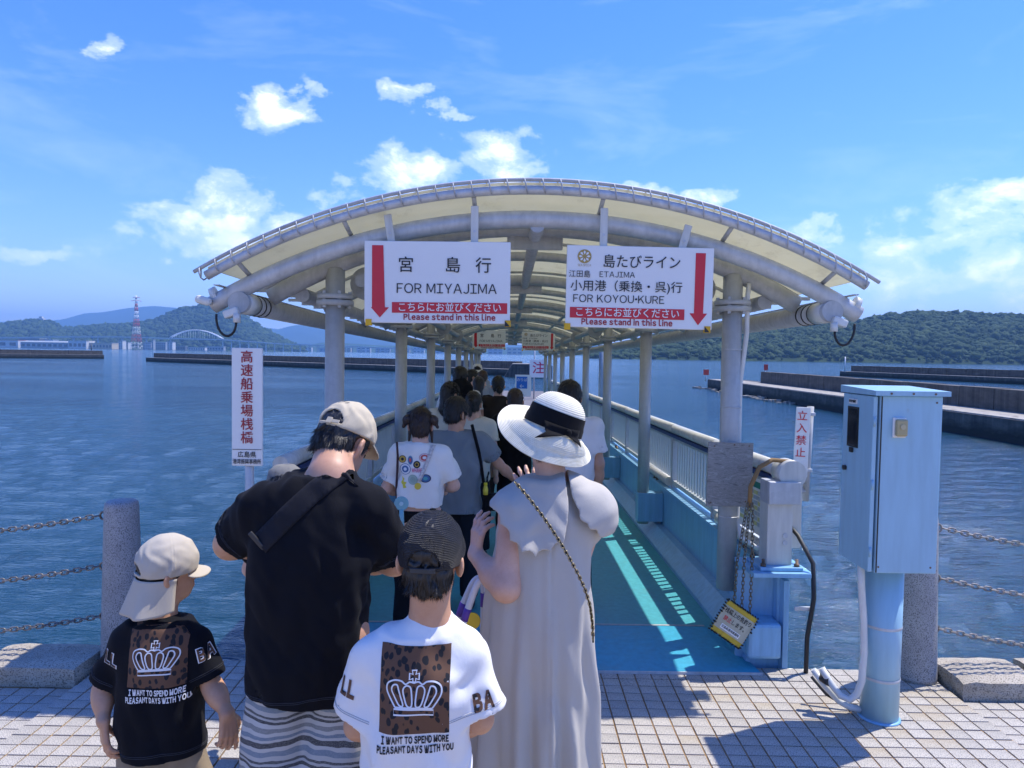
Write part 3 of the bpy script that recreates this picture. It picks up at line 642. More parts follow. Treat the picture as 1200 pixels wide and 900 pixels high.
# posts with flange collars
fl = MB().lathe([(.112, -.034), (.112, -.004), (.06, -.002)], n=28); fl.lathe([(.06, .002), (.108, .004), (.108, .032)], n=28)
for k in range(6):
    a = k * pi / 3; fl.box((cos(a) * .09, sin(a) * .09, 0), (.018, .018, .10))
flm = fl.mesh('flange', M_post)
def zarc(x, Rr=3.1, apex=2.52): return apex - Rr + sqrt(Rr * Rr - x * x)
for n, y in enumerate(PY):
    for s in (-1, 1):
        z0 = (.33 if s > 0 else .12) if n == 0 else .13
        p = MB().tube([(s * PXL, y, z0), (s * PXL, y, zarc(PXL) - .02)], .058, 20).build('post', M_post, G); inst('flange', flm, p, (s * PXL, y, 2.065))
    MB().tube([(x, y, z) for x, z in arc(3.1, 2.52, 1.60, 36)], .052, 14).build('roof_arch', M_galvd, G)
    if n < 8:
        MB().tube([(x, y + SP / 2, z) for x, z in arc(3.1, 2.555, 1.62, 30)], .034, 10).build('roof_arch', M_galvd, G)
# front arch, rim, struts
MB().tube([(x, .07, z) for x, z in arc(3.54, 2.510, 1.83, 44)], .050, 18).build('front_arch', M_galv, G)
MB().tube([(x, -.08, z) for x, z in arc(3.54, 2.640, 1.80, 44)], .026, 12).build('front_rim', M_galv, G)
MB().tube([(x, -.10, z) for x, z in arc(3.56, 2.69, 1.86, 44)], .011, 8).build('front_edge_wire', M_galvd, G)
def lashing():
    mb = MB(); A = arc(3.54, 2.66, 1.84, 40)
    for i in range(0, 40):
        x, z = A[i]; x2, z2 = A[i + 1]
        pts = [(x + (x2 - x) * t * .5, -.092 + .036 * cos(2 * pi * t), z + (z2 - z) * t * .5 + .04 * sin(2 * pi * t)) for t in np.linspace(0, 1, 9)]
        mb.tube(pts, .0042, 5)
    return mb.build('lashing_wire', M_galvd, G)
lashing()
for x in (-1.62, -1.05, -.35, .35, 1.05, 1.62):
    za = 2.535 - 3.54 + sqrt(3.54 ** 2 - x * x); MB().tube([(x, .07, za + .03), (x * 1.01, -.07, za + .085)], .013, 8).build('rim_strut', M_galvd, G)
# roof sheets: one curved panel per metre, slight overlap steps
A = arc(3.54, 2.67, 1.79, 36); npan = 25
y = -.085; pw = (LEN + .2) / npan
for k in range(npan):
    y0, y1 = y + k * pw, y + (k + 1) * pw - .010; mb = MB(); nn = len(A)
    vs = [(x, yy, z + dz) for dz in (0, .010) for yy in (y0, y1) for x, z in A]
    f = [(i, i + 1, nn + i + 1, nn + i) for i in range(nn - 1)] + [(2 * nn + i, 3 * nn + i, 3 * nn + i + 1, 2 * nn + i + 1) for i in range(nn - 1)] + [(i, 2 * nn + i, 2 * nn + i + 1, i + 1) for i in range(nn - 1)] + [(nn + i, nn + i + 1, 3 * nn + i + 1, 3 * nn + i) for i in range(nn - 1)] + [(0, nn, 3 * nn, 2 * nn), (nn - 1, 3 * nn - 1, 4 * nn - 1, 2 * nn - 1)]
    fixn(mb.add(vs, f, False).build('roof_panel', M_roof, G))
    if k: MB().tube([(x, y0 - .005, z - .008) for x, z in arc(3.54, 2.665, 1.80, 24)], .013, 6).build('batten', M_galvd, G)
# longitudinal pipes
for x, z, rr in ((0, 2.475, .042), (-.72, 2.46, .026), (.72, 2.46, .026), (-1.06, 2.19, .040), (1.06, 2.19, .040), (-1.42, 2.095, .045), (1.42, 2.095, .045)):
    MB().tube([(x, .40 if abs(x) > .1 else .05, z), (x, LEN, z)], rr, 12).build('purlin', M_galvd, G)
    if abs(x) > 1 and abs(x) < 1.2:
        dm = MB(); dm.tube([(0, -.02, 0), (0, .02, 0)], .105, 24); dmm = dm.mesh('purlin_flange', M_galvd)
        for yy in PY: inst('purlin_flange', dmm, G, (x, yy + .22, z))
# plates under the ridge at each arch
for yy in PY:
    MB().bbox((0, yy + .02, 2.44), (.34, .02, .10), .01).build('gusset_plate', M_galvd, G)
M_pvc = mat('white_pvc', (.66, .66, .62), .35, var=.08); 
for s in (-1, 1):
    gt = MB().tube([(s * 1.665, .02, 2.015), (s * 1.665, LEN, 2.015)], .060, 18).build('gutter_pipe', M_galvd, G)
    for y0 in (.22, .30, .38): MB().tube([(s * 1.665, y0, 2.015), (s * 1.665, y0 + .010, 2.015)], .064, 18).build('pipe_band', M_black, gt)
    MB().tube([(s * 1.665, .06, 2.015), (s * 1.665, .22, 2.015)], .0625, 18).build('pipe_sleeve', M_pvc, gt)
    # slotted eave strip: light falls through the gaps between its bars
    st = MB().box2((s * 1.745, -.05, 2.10), (s * 1.775, LEN, 2.105)).build('eave_strip', M_galvd, G)
    for k in range(64):
        yy = .5 + k * .33; MB().box2((s * 1.58, yy, 2.12), (s * 1.74, yy + .02, 2.14)).build('eave_bracket', M_galvd, G)
# fluorescent lamp bodies clipped under the eave
M_bulb = mat('lamp_tube', (.8, .8, .78), .3)
# railings
RX = 1.47; TOPZ = 1.09
bal_me = MB().box((0, 0, 0), (.014, .024, .40)).mesh('baluster', M_bal); nb = 0
for s in (-1, 1):
    y0 = .16; far = MB(); bay = 0
    while y0 < LEN - .2:
        y1 = min(y0 + SP / 2, LEN)
        rl = MB().tube([(s * RX, y0, TOPZ), (s * RX, y1 - .004, TOPZ)], .046, 16).build('top_rail', M_rail, G)
        MB().box2((s * RX - .034, y0, TOPZ - .078), (s * RX + .034, y1 - .004, TOPZ - .048)).build('rail_stripe', M_navy, rl)
        MB().box2((s * RX - .025, y0, .56), (s * RX + .025, y1, .60)).build('bottom_rail', M_bal, G)
        MB().box2((s * RX - .03, y1 - .035, .527), (s * RX + .03, y1 + .02, TOPZ - .06)).build('railing_post', M_galvd, G)
        yy = y0 + .06
        while yy < y1 - .06:
            if not (s > 0 and yy < .95):
                if nb < 296 and bay < (12 if s > 0 else 11): inst('baluster', bal_me, G, (s * RX, yy, .80)); nb += 1
                else: far.box((s * RX, yy, .80), (.014, .024, .40))
            yy += .088
        MB().box2((s * RX - .02, y0, .985), (s * RX + .02, y1, 1.008)).build('upper_rail', M_bal, G)
        y0 = y1; bay += 1
    if far.v: far.build('baluster_row', M_bal, G)['kind'] = 'stuff'
# near end cap, end post and bracket of the right railing
hc = MB(); hc.tube([(RX, .03, TOPZ), (RX, .165, TOPZ)], .078, 24); hc.build('rail_end_cap', M_rail, G)
MB().bbox((1.405, .10, .79), (.145, .13, .44), .006).build('end_post', M_rail, G); MB().bbox((1.42, .085, .985), (.18, .15, .13), .006).build('end_bracket', M_galv, G)
for z in (.70, .74): MB().tube([(1.435, .03, z), (1.435, .045, z)], .014, 10).build('bolt', M_galv, G)
MB().bbox((1.54, .20, .82), (.10, .03, .38), .004).build('end_panel', M_rail, G)
MB().tube([(1.43, .2, .575), (1.43, 1.25, .575)], .045, 14).build('lamp_cover', M_rail, G); MB().tube([(1.43, 2.9, .575), (1.43, 4.1, .575)], .045, 14).build('lamp_cover', M_rail, G)
# conduit beside the first right post
MB().tube([(PXL + .085, .33, 2.2), (PXL + .078, .33, 2.12), (PXL + .078, .33, 1.9), (PXL + .055, .36, 1.6), (PXL + .055, .36, .75), (PXL + .07, .33, .66), (PXL + .16, .3, .6), (PXL + .3, .34, .59)], .0145, 10).build('conduit', M_pvc, G)
for z in (1.80, 1.45, .78): MB().tube([(PXL + cos(t) * .060 + .004, .37 + sin(t) * .06, z) for t in np.linspace(0, 2 * pi, 21)[:-1]], .0035, 5, closed=True).build('pipe_tie', M_galv, G)
# black hose down the girder end
hose = MB().tube([(1.50, .25, .80), (1.545, .12, .72), (1.57, -.03, .60), (1.555, -.085, .42), (1.53, -.07, .2), (1.53, -.06, -.2), (1.53, -.05, -.5)], .0125, 10).build('hose', M_black, G)
for z in (.36, -.12): MB().bbox((1.50, -.07, z), (.09, .012, .022), .002).build('hose_clip', M_galv, hose)
# cable boxes and loops at the roof ends
for s in (-1, 1):
    jb = MB().bbox((s * 1.70, .02, 1.955), (.085, .06, .045), .010, Matrix.Rotation(s * .35, 3, 'Y')).build('junction_box', M_pvc, G)
    MB().tube([(s * 1.665, 0.0, 1.95), (s * 1.665, 0, 1.90)], .02, 10).build('cable_gland', M_pvc, jb)
    c0 = Vector((s * 1.665, 0, 1.90)); MB().tube([c0 + Vector((s * (.055 - .055 * cos(t)) , -.01, -.09 * sin(t) + .03 * t / pi)) for t in np.linspace(0, pi * 1.05, 16)], .007, 8).build('cable_loop', M_black, G)
    MB().tube([(s * 1.80, .07, 2.06), (s * 1.83, .066, 2.048)], [.050, .047], 16).build('arch_end_cap', M_pvc, G)
    if s < 0: MB().bbox((s * 1.85, .0, 2.02), (.09, .05, .045), .018, Matrix.Rotation(.25, 3, 'Y')).build('end_fitting', M_pvc, G)  # white pipe-end fitting at the left eave, no lamp
# ------------------------------------------------------------------ SIGNS
M_signw = mat('sign_white', (.80, .785, .74), .35, var=.03, vs=3); M_sred = mat('sign_red', (.62, .02, .035), .35, var=.05); M_ink = mat('sign_ink', (.012, .012, .014), .4); M_dred = mat('sign_dark_red', (.36, .015, .025), .4)
M_gold = mat('gold_emblem', (.42, .28, .08), .4, .3); M_yel = mat('yellow_tape', (.75, .42, .01), .5)
def put_text(s, size, m, parent, x, z, y=-.004, bold=0., align='CENTER', width=None, sp=1., vert=False):
    me = latin_mesh(s, size, bold * .35, width) if s.isascii() or '・KURE' in s else text_mesh(s, size, 0.0004, bold * .35, align, 1, sp, width)
    me.materials.append(m); o = inst('lettering', me, parent, (x, y, z), (pi / 2, 0, 0)); return o
def gsign(lab, x, y, zc, w, h, kind, rz=0., hang=None, roll=0.):
    root = empty('hanging_sign', (x, y, zc), (0, roll, rz)); tag(root, lab, 'sign', 'direction signs under the roof')
    MB().bbox((0, .009, 0), (w, .018, h), .004).build('board', M_signw, root)
    k = w / .78; A = lambda a: (a - .5) * w; B = lambda b: (.5 - b) * h            # fractions of the board
    def flat(pts, m, name): MB().add([(A(a), -.0025, B(b)) for a, b in pts], [tuple(range(len(pts)))]).build(name, m, root)
    if kind == 0:
        flat([(.053, .055), (.053, .81), (.045, .81), (.107, .935), (.17, .81), (.142, .81), (.130, .055)], M_sred, 'arrow')
        for ch, a in (('宮', .285), ('島', .605), ('行', .815)): put_text(ch, .088 * k, M_ink, root, A(a), B(.30), bold=.0012)
        put_text('FOR MIYAJIMA', .070 * k, M_ink, root, A(.565), B(.585), width=w * .685)
        flat([(.19, .745), (.98, .745), (.98, .875), (.19, .875)][::-1], M_sred, 'red_band')
        put_text('こちらにお並びください', .052 * k, M_signw, root, A(.585), B(.812), y=-.0055, bold=.0012, width=w * .70)
        put_text('Please stand in this line', .04 * k, M_dred, root, A(.585), B(.93), bold=.0042, width=w * .63)
        caps = ((.03, M_yel), (.985, None))
    else:
        flat([(.875, .065), (.875, .80), (.845, .80), (.905, .945), (.965, .80), (.937, .80), (.943, .065)], M_sred, 'arrow')
        MB().add([(A(.12) + cos(t) * .047 * w, -.0025, B(.135) + sin(t) * .047 * w) for t in np.linspace(0, 2 * pi, 25)[:-1]], [tuple(range(24))]).build('emblem', M_gold, root)
        em = MB()
        for q_ in range(8):
            t = q_ * pi / 4; em.add([(A(.12) + cos(t + d) * rr * w, -.004, B(.135) + sin(t + d) * rr * w) for rr, d in ((.012, 0), (.03, .28), (.04, 0), (.03, -.28))], [(0, 1, 2, 3)])
        em.build('emblem_petals', M_signw, root)
        put_text('SEA SPICA', .016 * k, M_gold, root, A(.12), B(.245), width=w * .09)
        put_text('島たびライン', .075 * k, M_ink, root, A(.51), B(.20), bold=.0006, width=w * .52)
        put_text('江田島', .040 * k, M_ink, root, A(.09), B(.355), width=w * .145); put_text('ETAJIMA', .040 * k, M_ink, root, A(.345), B(.355), width=w * .24)
        put_text('小用港（乗換・呉)行', .062 * k, M_ink, root, A(.41), B(.50), bold=.0006, width=w * .76)
        put_text('FOR KOYOU・KURE', .055 * k, M_ink, root, A(.36), B(.655), width=w * .62)
        flat([(.03, .755), (.81, .755), (.81, .885), (.03, .885)][::-1], M_sred, 'red_band')
        put_text('こちらにお並びください', .052 * k, M_signw, root, A(.42), B(.82), y=-.0055, bold=.0012, width=w * .70)
        put_text('Please stand in this line', .04 * k, M_dred, root, A(.42), B(.935), bold=.0042, width=w * .62)
        caps = ((.015, M_yel), (.97, None))
    for a, m in caps:
        c = MB().box2((A(a) - .016 * k, -.006, B(1.035)), (A(a) + .016 * k, .02, B(.955))).build('corner_guard', M_yel, root)
        if m is None: MB().add([(A(a) - .016 * k, -.0075, B(1.03)), (A(a) - .016 * k, -.0075, B(.958)), (A(a) + .012 * k, -.0075, B(1.03))], [(0, 2, 1)]).build('hazard_wedge', M_ink, c)
    for (a, dz, t) in hang or ():
        MB().bbox((A(a), .03, h / 2 + dz / 2 - .03), (.042, .012, dz + .06), .003, Matrix.Rotation(t, 3, 'Y')).build('hanger', M_rail, root)
        MB().tube([(A(a), .02, h / 2 + dz * .3), (A(a), .03, h / 2 + dz * .3)], .008, 8).build('bolt', M_galv, root)
    return root
c = at(512.5, 331, 3.90); gsign('white hanging sign reading FOR MIYAJIMA at the gangway entrance', c.x, 3.90, c.z, .80, .447, 0, 0, ((.17, .15, -.15), (.75, .20, 0)), -.004)
c = at(749.5, 337, 3.90); gsign('white hanging sign reading FOR KOYOU KURE with gold emblem at the gangway entrance', c.x, 3.90, c.z, .805, .447, 1, 0, ((.25, .21, 0), (.80, .13, .25)), .008)
c = at(573, 398, 16.3); gsign('small distant FOR MIYAJIMA sign hanging halfway down the gangway', c.x, 16.3, c.z, .76, .425, 0, 0, ((.2, .25, 0), (.8, .25, 0)))
c = at(631, 400, 16.3); gsign('small distant FOR KOYOU KURE sign hanging halfway down the gangway', c.x, 16.3, c.z, .76, .425, 1, 0, ((.2, .25, 0), (.8, .25, 0)))
# vertical pier sign
def pier_sign():
    c = at(290, 477, 3.86); root = empty('pier_sign', (c.x, 3.86, 0)); tag(root, 'tall narrow white sign with red vertical Japanese characters on a pole', 'sign')
    MB().tube([(0, .03, -.02), (0, .03, c.z + .25)], .024, 12).build('pole', M_galv, root)
    MB().bbox((0, 0, c.z), (.168, .014, .645), .004).build('board', M_signw, root)
    for k, ch in enumerate('高速船乗場桟橋'): put_text(ch, .070, M_dred, root, 0, c.z + .270 - k * .0735, y=-.010, bold=.0022)
    MB().box((0, -.0085, c.z - .232), (.160, .001, .003)).build('rule', M_ink, root)
    put_text('広島県', .036, M_ink, root, 0, c.z - .262, y=-.010, bold=.0006, width=.10); put_text('港湾振興事務所', .03, M_ink, root, 0, c.z - .30, y=-.010, bold=.0006, width=.155)
pier_sign()
def no_entry():
    c = at(939.5, 518, 4.25); root = empty('no_entry_sign', (c.x, 4.25, c.z), (0, R(1.2), R(-12))); tag(root, 'narrow white no entry sign with red characters outside the right railing', 'sign')
    MB().tube([(.045, .03, -.36), (.045, .03, .215)], .02, 10).build('pole', M_galvd, root); MB().tube([(.045, .03, -.30), (-.10, .05, -.30)], .02, 10).build('arm', M_galvd, root)
    MB().bbox((0, 0, 0), (.082, .008, .42), .003).build('board', M_signw, root)
    for k, ch in enumerate('立入禁止'): put_text(ch, .062, M_sred, root, -.005, .155 - k * .074, y=-.006, bold=.0008)
    for k in range(2): put_text(('広島県', '港湾事務所')[k], .02, M_ink, root, -.005, -.155 - k * .03, y=-.006, width=.06)
    for z in (.17, -.17): MB().bbox((.045, .012, z), (.05, .02, .02), .003).build('clamp', M_galv, root)
no_entry()
# plywood board tied to the first right post
def plywood():
    m, q, p, tc = new_mat('weathered_plywood', .8); v = tc.outputs['Object']
    w = q.noise(q.mapv(v, scale=(1.6, 1, 7)), 5, 5, .55, 2.2); n = q.noise(q.mapv(v, scale=(3, 1, 30)), 9, 5, .65)
    c = q.ramp(w, [(.36, (.17, .165, .15)), (.47, (.33, .32, .29)), (.53, (.24, .23, .21)), (.62, (.37, .36, .33))]); q.l.new(q.mix(q.ramp(n, [(.5, 0.0), (.75, .5)]), c, (.12, .115, .10)), p.inputs['Base Color'])
    c = at(855, 556, 4.22); root = empty('plywood_board', (c.x, 4.22, c.z), (0, .012, .03)); tag(root, 'weathered grey plywood board wired to the front right gangway post', 'board')
    MB().bbox((0, 0, 0), (.272, .012, .385), .002).build('panel', m, root)
    for x, z in ((-.1, .17), (.02, .18), (.11, .175), (-.11, -.17), (.1, -.16)): MB().tube([(x, -.004, z), (x, -.009, z)], .005, 8).build('nail', M_bolt, root)
plywood()
def timetable():
    root = empty('timetable_board', (GX + 1.45, QE + .62, .80), (0, 0, R(-86))); tag(root, 'white timetable board with green header fixed to the right railing', 'notice board')
    MB().box((0, 0, 0), (.46, .012, .36)).build('board', M_signw, root)
    mg = mat('timetable_green', (.03, .22, .16), .5); my = mat('timetable_yellow', (.62, .60, .25), .5); mbz = mat('timetable_grey', (.45, .5, .52), .5)
    MB().box((0, -.008, .135), (.42, .002, .04)).build('header', mg, root)
    for i in range(6):
        for j in range(7): MB().box((-.175 + i * .07, -.008, .085 - j * .033), (.06, .002, .024)).build('cell', (my, mbz, mbz)[(i + j) % 3], root)
timetable()
# rope, chain and the yellow warning board at the first right post
def chain_set():
    M_rope = mat('ochre_rope', (.26, .155, .06), .8, bump=.6, bs=300); x0 = GX + 1.245; y0 = QE + .10
    tag(MB().tube([(x0 - .02, y0 - .05, .90), (x0 - .02, y0 - .06, 1.02), (x0 + .03, y0 - .05, 1.13), (x0 + .12, y0, 1.165), (x0 + .22, y0 + .02, 1.155), (x0 + .27, y0 + .03, 1.10)], .013, 8).build('rope_loop', M_rope), 'brown hose loop hung over the end of the right handrail', 'hose')
    mc = mat('old_chain', (.20, .18, .13), .5, .7, var=.4, vs=50); mb = MB()
    for dx, sag in ((0, 0), (.022, .02), (-.02, .01)):
        chain(mb, [(x0 - .02 + dx * .7, y0 - .06, .93), (x0 - .05 + dx * 2, y0 - .08, .60), (x0 - .065 + dx * 2.2, y0 - .10, .30), (x0 - .07, y0 - .12, .19 - sag)], .027, .015, .0026)
    tag(mb.build('loose_chain', mc), 'loose bundle of old chain hanging beside the front right post', 'chain')
    ym = weathered('yellow_board_paint', (.62, .42, .03), (.05, .04, .02), .60, .6); wm = weathered('dirty_white_board', (.50, .47, .33), (.08, .07, .05), .62, .7)
    c = at(860, 731, 3.90); root = empty('warning_board', c, (R(-10), R(33), R(-6))); tag(root, 'dirty yellow edged warning board hanging tilted beside the blue girder foot', 'sign')
    b = MB(); b.bbox((0, 0, 0), (.19, .012, .19), .004); b.build('board', ym, root); MB().box((0, -.0075, 0), (.19, .002, .135)).build('face', wm, root)
    put_text('桟橋上の魚釣り', .032, M_ink, root, 0, .042, y=-.0095, bold=.001, width=.165); put_text('禁止', .03, M_sred, root, -.045, -.0, y=-.0095, bold=.001, width=.05); put_text('します。', .03, M_ink, root, .03, 0, y=-.0095, bold=.0008, width=.08)
    MB().box((0, -.009, -.045), (.12, .001, .026)).build('label_strip', M_signw, root); put_text('広島県港湾事務所', .018, M_ink, root, 0, -.045, y=-.0105, width=.11)
    e = MB(); r = random.Random(3)
    for k in range(46):
        t = k / 46 * 4; s_ = int(t); u = t - s_; P = ((-.097 + .194 * u, -.097), (.097, -.097 + .194 * u), (.097 - .194 * u, .097), (-.097, .097 - .194 * u))[s_]
        e.tube([(P[0] + r.uniform(-.006, .006), r.uniform(-.02, .0), P[1]), (P[0] * 1.03, .012, P[1] * 1.03)], .005, 5)
    e.build('edge_lashing', M_black, root)
chain_set()
# ------------------------------------------------------------------ BLUE CABINET
def cabinet():
    X0, X1, Y0, Y1, Z0, Z1 = 1.668, 1.965, 3.22, 3.52, .765, 1.585; m = weathered('cabinet_blue', (.30, .50, .62), (.26, .25, .22), .64, .32, .93)
    root = empty('control_cabinet', ((X0 + X1) / 2, (Y0 + Y1) / 2, 0)); tag(root, 'light blue steel electrical cabinet standing on a round post', 'cabinet')
    w, d, h = X1 - X0, Y1 - Y0, Z1 - Z0; zc = (Z0 + Z1) / 2
    MB().bbox((.006, 0, zc), (w - .012, d, h), .006).build('body', m, root)
    MB().bbox((-w / 2 - .008, 0, zc), (.020, d - .006, h - .01), .004).build('door', m, root)
    lid = MB(); hw, hd = w / 2 + .022, d / 2 + .022; zt = Z1
    lid.add([(-hw, -hd, zt), (hw, -hd, zt), (hw, hd, zt), (-hw, hd, zt), (-hw, -hd, zt + .022), (hw, -hd, zt + .022), (hw, hd, zt + .034), (-hw, hd, zt + .034)], [(0, 3, 2, 1), (4, 5, 6, 7), (0, 1, 5, 4), (1, 2, 6, 5), (2, 3, 7, 6), (3, 0, 4, 7)]); lid.build('lid', m, root)
    dr = -w / 2 - .018
    win = MB().box2((dr - .004, -.015, Z1 - .26), (dr + .004, .09, Z1 - .065)).build('meter_window', M_black, root)
    MB().box2((dr - .006, -.005, Z1 - .25), (dr - .004, .08, Z1 - .075)).build('pane', mat('dark_pane', (.02, .025, .03), .08), win); MB().box2((dr - .012, .025, Z1 - .285), (dr - .003, .05, Z1 - .262)).build('latch', M_black, win)
    pl = MB().box2((dr - .003, .005, Z1 - .052), (dr + .003, .085, Z1 - .028)).build('name_plate', M_signw, root)
    me = text_mesh('防潮扉制御盤', .014, .0002, .0003, 'CENTER', 1, 1, .07); me.materials.append(M_ink); inst('lettering', me, pl, (dr - .0045, .045, Z1 - .04), (pi / 2, 0, -pi / 2))
    MB().tube([(dr - .014, .10, Z1 - .37), (dr + .002, .10, Z1 - .37)], .012, 12).build('lock', M_black, root)
    fy = -d / 2
    for z in (Z0 + .10, zc, Z1 - .12): MB().tube([(dr + .004, fy - .004, z - .022), (dr + .004, fy - .004, z + .022)], .006, 8).build('hinge', m, root)
    for x in (-.10, 0, .10): MB().tube([(x, -hd - .003, zt + .010), (x, -hd + .002, zt + .010)], .005, 8).build('screw', M_bolt, root)
    for x, z in ((-.12, Z0 + .03), (.12, Z0 + .03), (.12, Z1 - .03)): MB().tube([(x, fy - .002, z), (x, fy + .003, z)], .0045, 8).build('screw', M_bolt, root)
    MB().box2((-w / 2 + .016, fy - .0025, Z0 + .004), (-w / 2 + .021, fy + .002, Z1 - .004)).build('door_seal', M_black, root)
    ob = MB().bbox((.004 - .055, fy - .006, Z1 - .145), (.060, .012, .092), .004).build('outlet_plate', M_signw, root)
    MB().bbox((.004 - .053, fy - .022, Z1 - .145), (.052, .022, .078), .008).build('outlet_cover', mat('yellowed_cover', (.40, .34, .18), .3), ob); MB().tube([(-.049, fy - .038, Z1 - .14), (-.049, fy - .03, Z1 - .14)], .012, 14).build('outlet_button', mat('aged_button', (.48, .42, .25), .35), ob)
    MB().lathe([(.0865, 0), (.0865, Z0 + .01)], (.005, .03, 0), 40).build('post', m, root)
    for z in (.20, .455): MB().lathe([(.0875, z), (.0885, z + .002), (.0885, z + .012), (.0875, z + .014)], (.005, .03, 0), 40, cap=False).build('steel_band', M_galv, root)
    MB().lathe([(.098, 0), (.095, .006), (.088, .009)], (.005, .03, 0), 40).build('base_ring', M_blue, root)
    MB().tube([(-.135, -.02, Z0 + .02), (-.128, -.02, .66), (-.112, -.02, .50), (-.104, -.02, .34), (-.110, -.02, .20), (-.125, -.01, .13), (-.155, 0, .095), (-.19, .02, .105), (-.225, .05, .15), (-.26, .08, .215)], .0165, 12).build('conduit', M_pvc, root)
    MB().tube([(-.08, .04, .03), (-.13, .05, .035), (-.18, .06, .06), (-.235, .09, .12), (-.285, .12, .19)], .0155, 12).build('cable_duct', M_pvc, root); MB().tube([(-.235, .045, .16), (-.255, .12, .155)], .020, 10).build('cable_tie', M_black, root)
    MB().tube([(-.07, .09, .02), (-.14, .10, .025), (-.21, .13, .06), (-.27, .17, .13)], .008, 10).build('spare_hose', M_black, root)
cabinet()
# ------------------------------------------------------------------ floating pontoon at the far end
def pontoon():
    root = empty('pontoon', (0, 26.2, -.42)); tag(root, 'grey floating pontoon deck at the far end of the gangway', 'pontoon')
    MB().box2((-3.2, 0, -1.0), (3.8, 15, 0)).build('hull', mat('pontoon_hull', (.10, .14, .18), .7), root); MB().box2((-3.1, .05, 0), (3.7, 14.9, .02)).build('deck', mat('pontoon_deck', (.15, .14, .145), .85, var=.1, vs=1.), root)
    c = at(613, 452, 27.5); sb = empty('blue_notice', (c.x, 27.5, c.z)); tag(sb, 'small blue notice on a white stand at the end of the gangway', 'sign')
    MB().box((0, 0, 0), (.62, .03, .85)).build('board', M_signw, sb); MB().box((-.05, -.02, .12), (.42, .008, .46)).build('panel', mat('notice_blue', (.03, .16, .50), .4), sb); put_text('のりば', .14, M_signw, sb, -.05, .22, y=-.028); put_text('←', .22, M_signw, sb, -.05, -.02, y=-.028)
    MB().tube([(0, .03, -.40 - (c.z + .42) - .0 + .42), (0, .03, -.4)], .03, 8).build('stand', M_galv, sb)
    c = at(631, 432, 34.0); ps = empty('pink_notice', (c.x, 34, c.z)); tag(ps, 'small white notice with red character on a thin pole beyond the gangway', 'sign')
    MB().box((0, 0, 0), (.85, .04, .85)).build('board', M_signw, ps); put_text('注', .6, mat('pink_red', (.6, .05, .12), .5), ps, 0, 0, y=-.03, bold=.02); MB().tube([(-.2, .04, -(c.z + .41)), (-.2, .04, 1.6)], .035, 8).build('pole', M_galv, ps)
pontoon()
# ------------------------------------------------------------------ SDF modelling: smooth continuous bodies and clothes
f32 = np.float32
def V3(*a): return np.array(a, f32)
def ell(P, c, r, M=None):
    Q = P - np.asarray(c, f32)
    if M is not None: Q = Q @ np.asarray(M, f32)
    r = np.asarray(r, f32); k0 = np.linalg.norm(Q / r, axis=1); k1 = np.linalg.norm(Q / (r * r), axis=1) + 1e-6
    return k0 * (k0 - 1) / k1
def rc(P, a, b, ra, rb):
    a = np.asarray(a, f32); b = np.asarray(b, f32); ba = b - a; pa = P - a
    h = np.clip((pa @ ba) / max(1e-9, float(ba @ ba)), 0, 1); return np.linalg.norm(pa - h[:, None] * ba, axis=1) - (ra + (rb - ra) * h)
def smin(a, b, k):
    h = np.clip(.5 + .5 * (b - a) / k, 0, 1); return b * (1 - h) + a * h - k * h * (1 - h)
def smax(a, b, k): return -smin(-a, -b, k)
def su(k, *ds):
    d = ds[0]
    for e in ds[1:]: d = smin(d, e, k)
    return d
def loft(P, st, n=2.3, yaw=0.):
    """stations (z, cx, cy, a, b): superelliptic sections stacked along z"""
    st = sorted(st); z = np.array([s[0] for s in st]); zz = P[:, 2]
    t = np.clip(zz, z[0], z[-1])
    def ip(i):
        v = np.array([s[i] for s in st]); y = np.interp(t, z, v)
        e = .03; return (y + np.interp(np.clip(t - e, z[0], z[-1]), z, v) + np.interp(np.clip(t + e, z[0], z[-1]), z, v)) / 3
    x = P[:, 0] - ip(1); y = P[:, 1] - ip(2)
    if yaw: x, y = x * cos(yaw) + y * sin(yaw), -x * sin(yaw) + y * cos(yaw)
    a, b = ip(3), ip(4)
    r = ((np.abs(x) / a) ** n + (np.abs(y) / b) ** n) ** (1 / n); d = (r - 1) * np.minimum(a, b)
    dz = np.maximum(z[0] - zz, zz - z[-1]); return np.where(dz > 0, np.sqrt(np.maximum(d, 0) ** 2 + dz ** 2) + np.minimum(d, 0) * 0, np.maximum(d, dz)).astype(f32)
def wob(P, seed, wl, amp, st=(1, 1, 1), n=5):
    r = np.random.default_rng(seed); d = np.zeros(len(P), f32); Q = P / np.asarray(st, f32)
    W = Q + .35 * wl * np.sin(Q[:, [1, 2, 0]] * (2 * pi / (wl * 1.9)) + r.uniform(0, 6, 3).astype(f32))
    for i in range(n):
        k = r.normal(size=3); k = (k / np.linalg.norm(k)).astype(f32) * (2 * pi / (wl * r.uniform(.7, 1.5))); d += np.sin(W @ k + r.uniform(0, 6))
    return d * (amp / n ** .5)
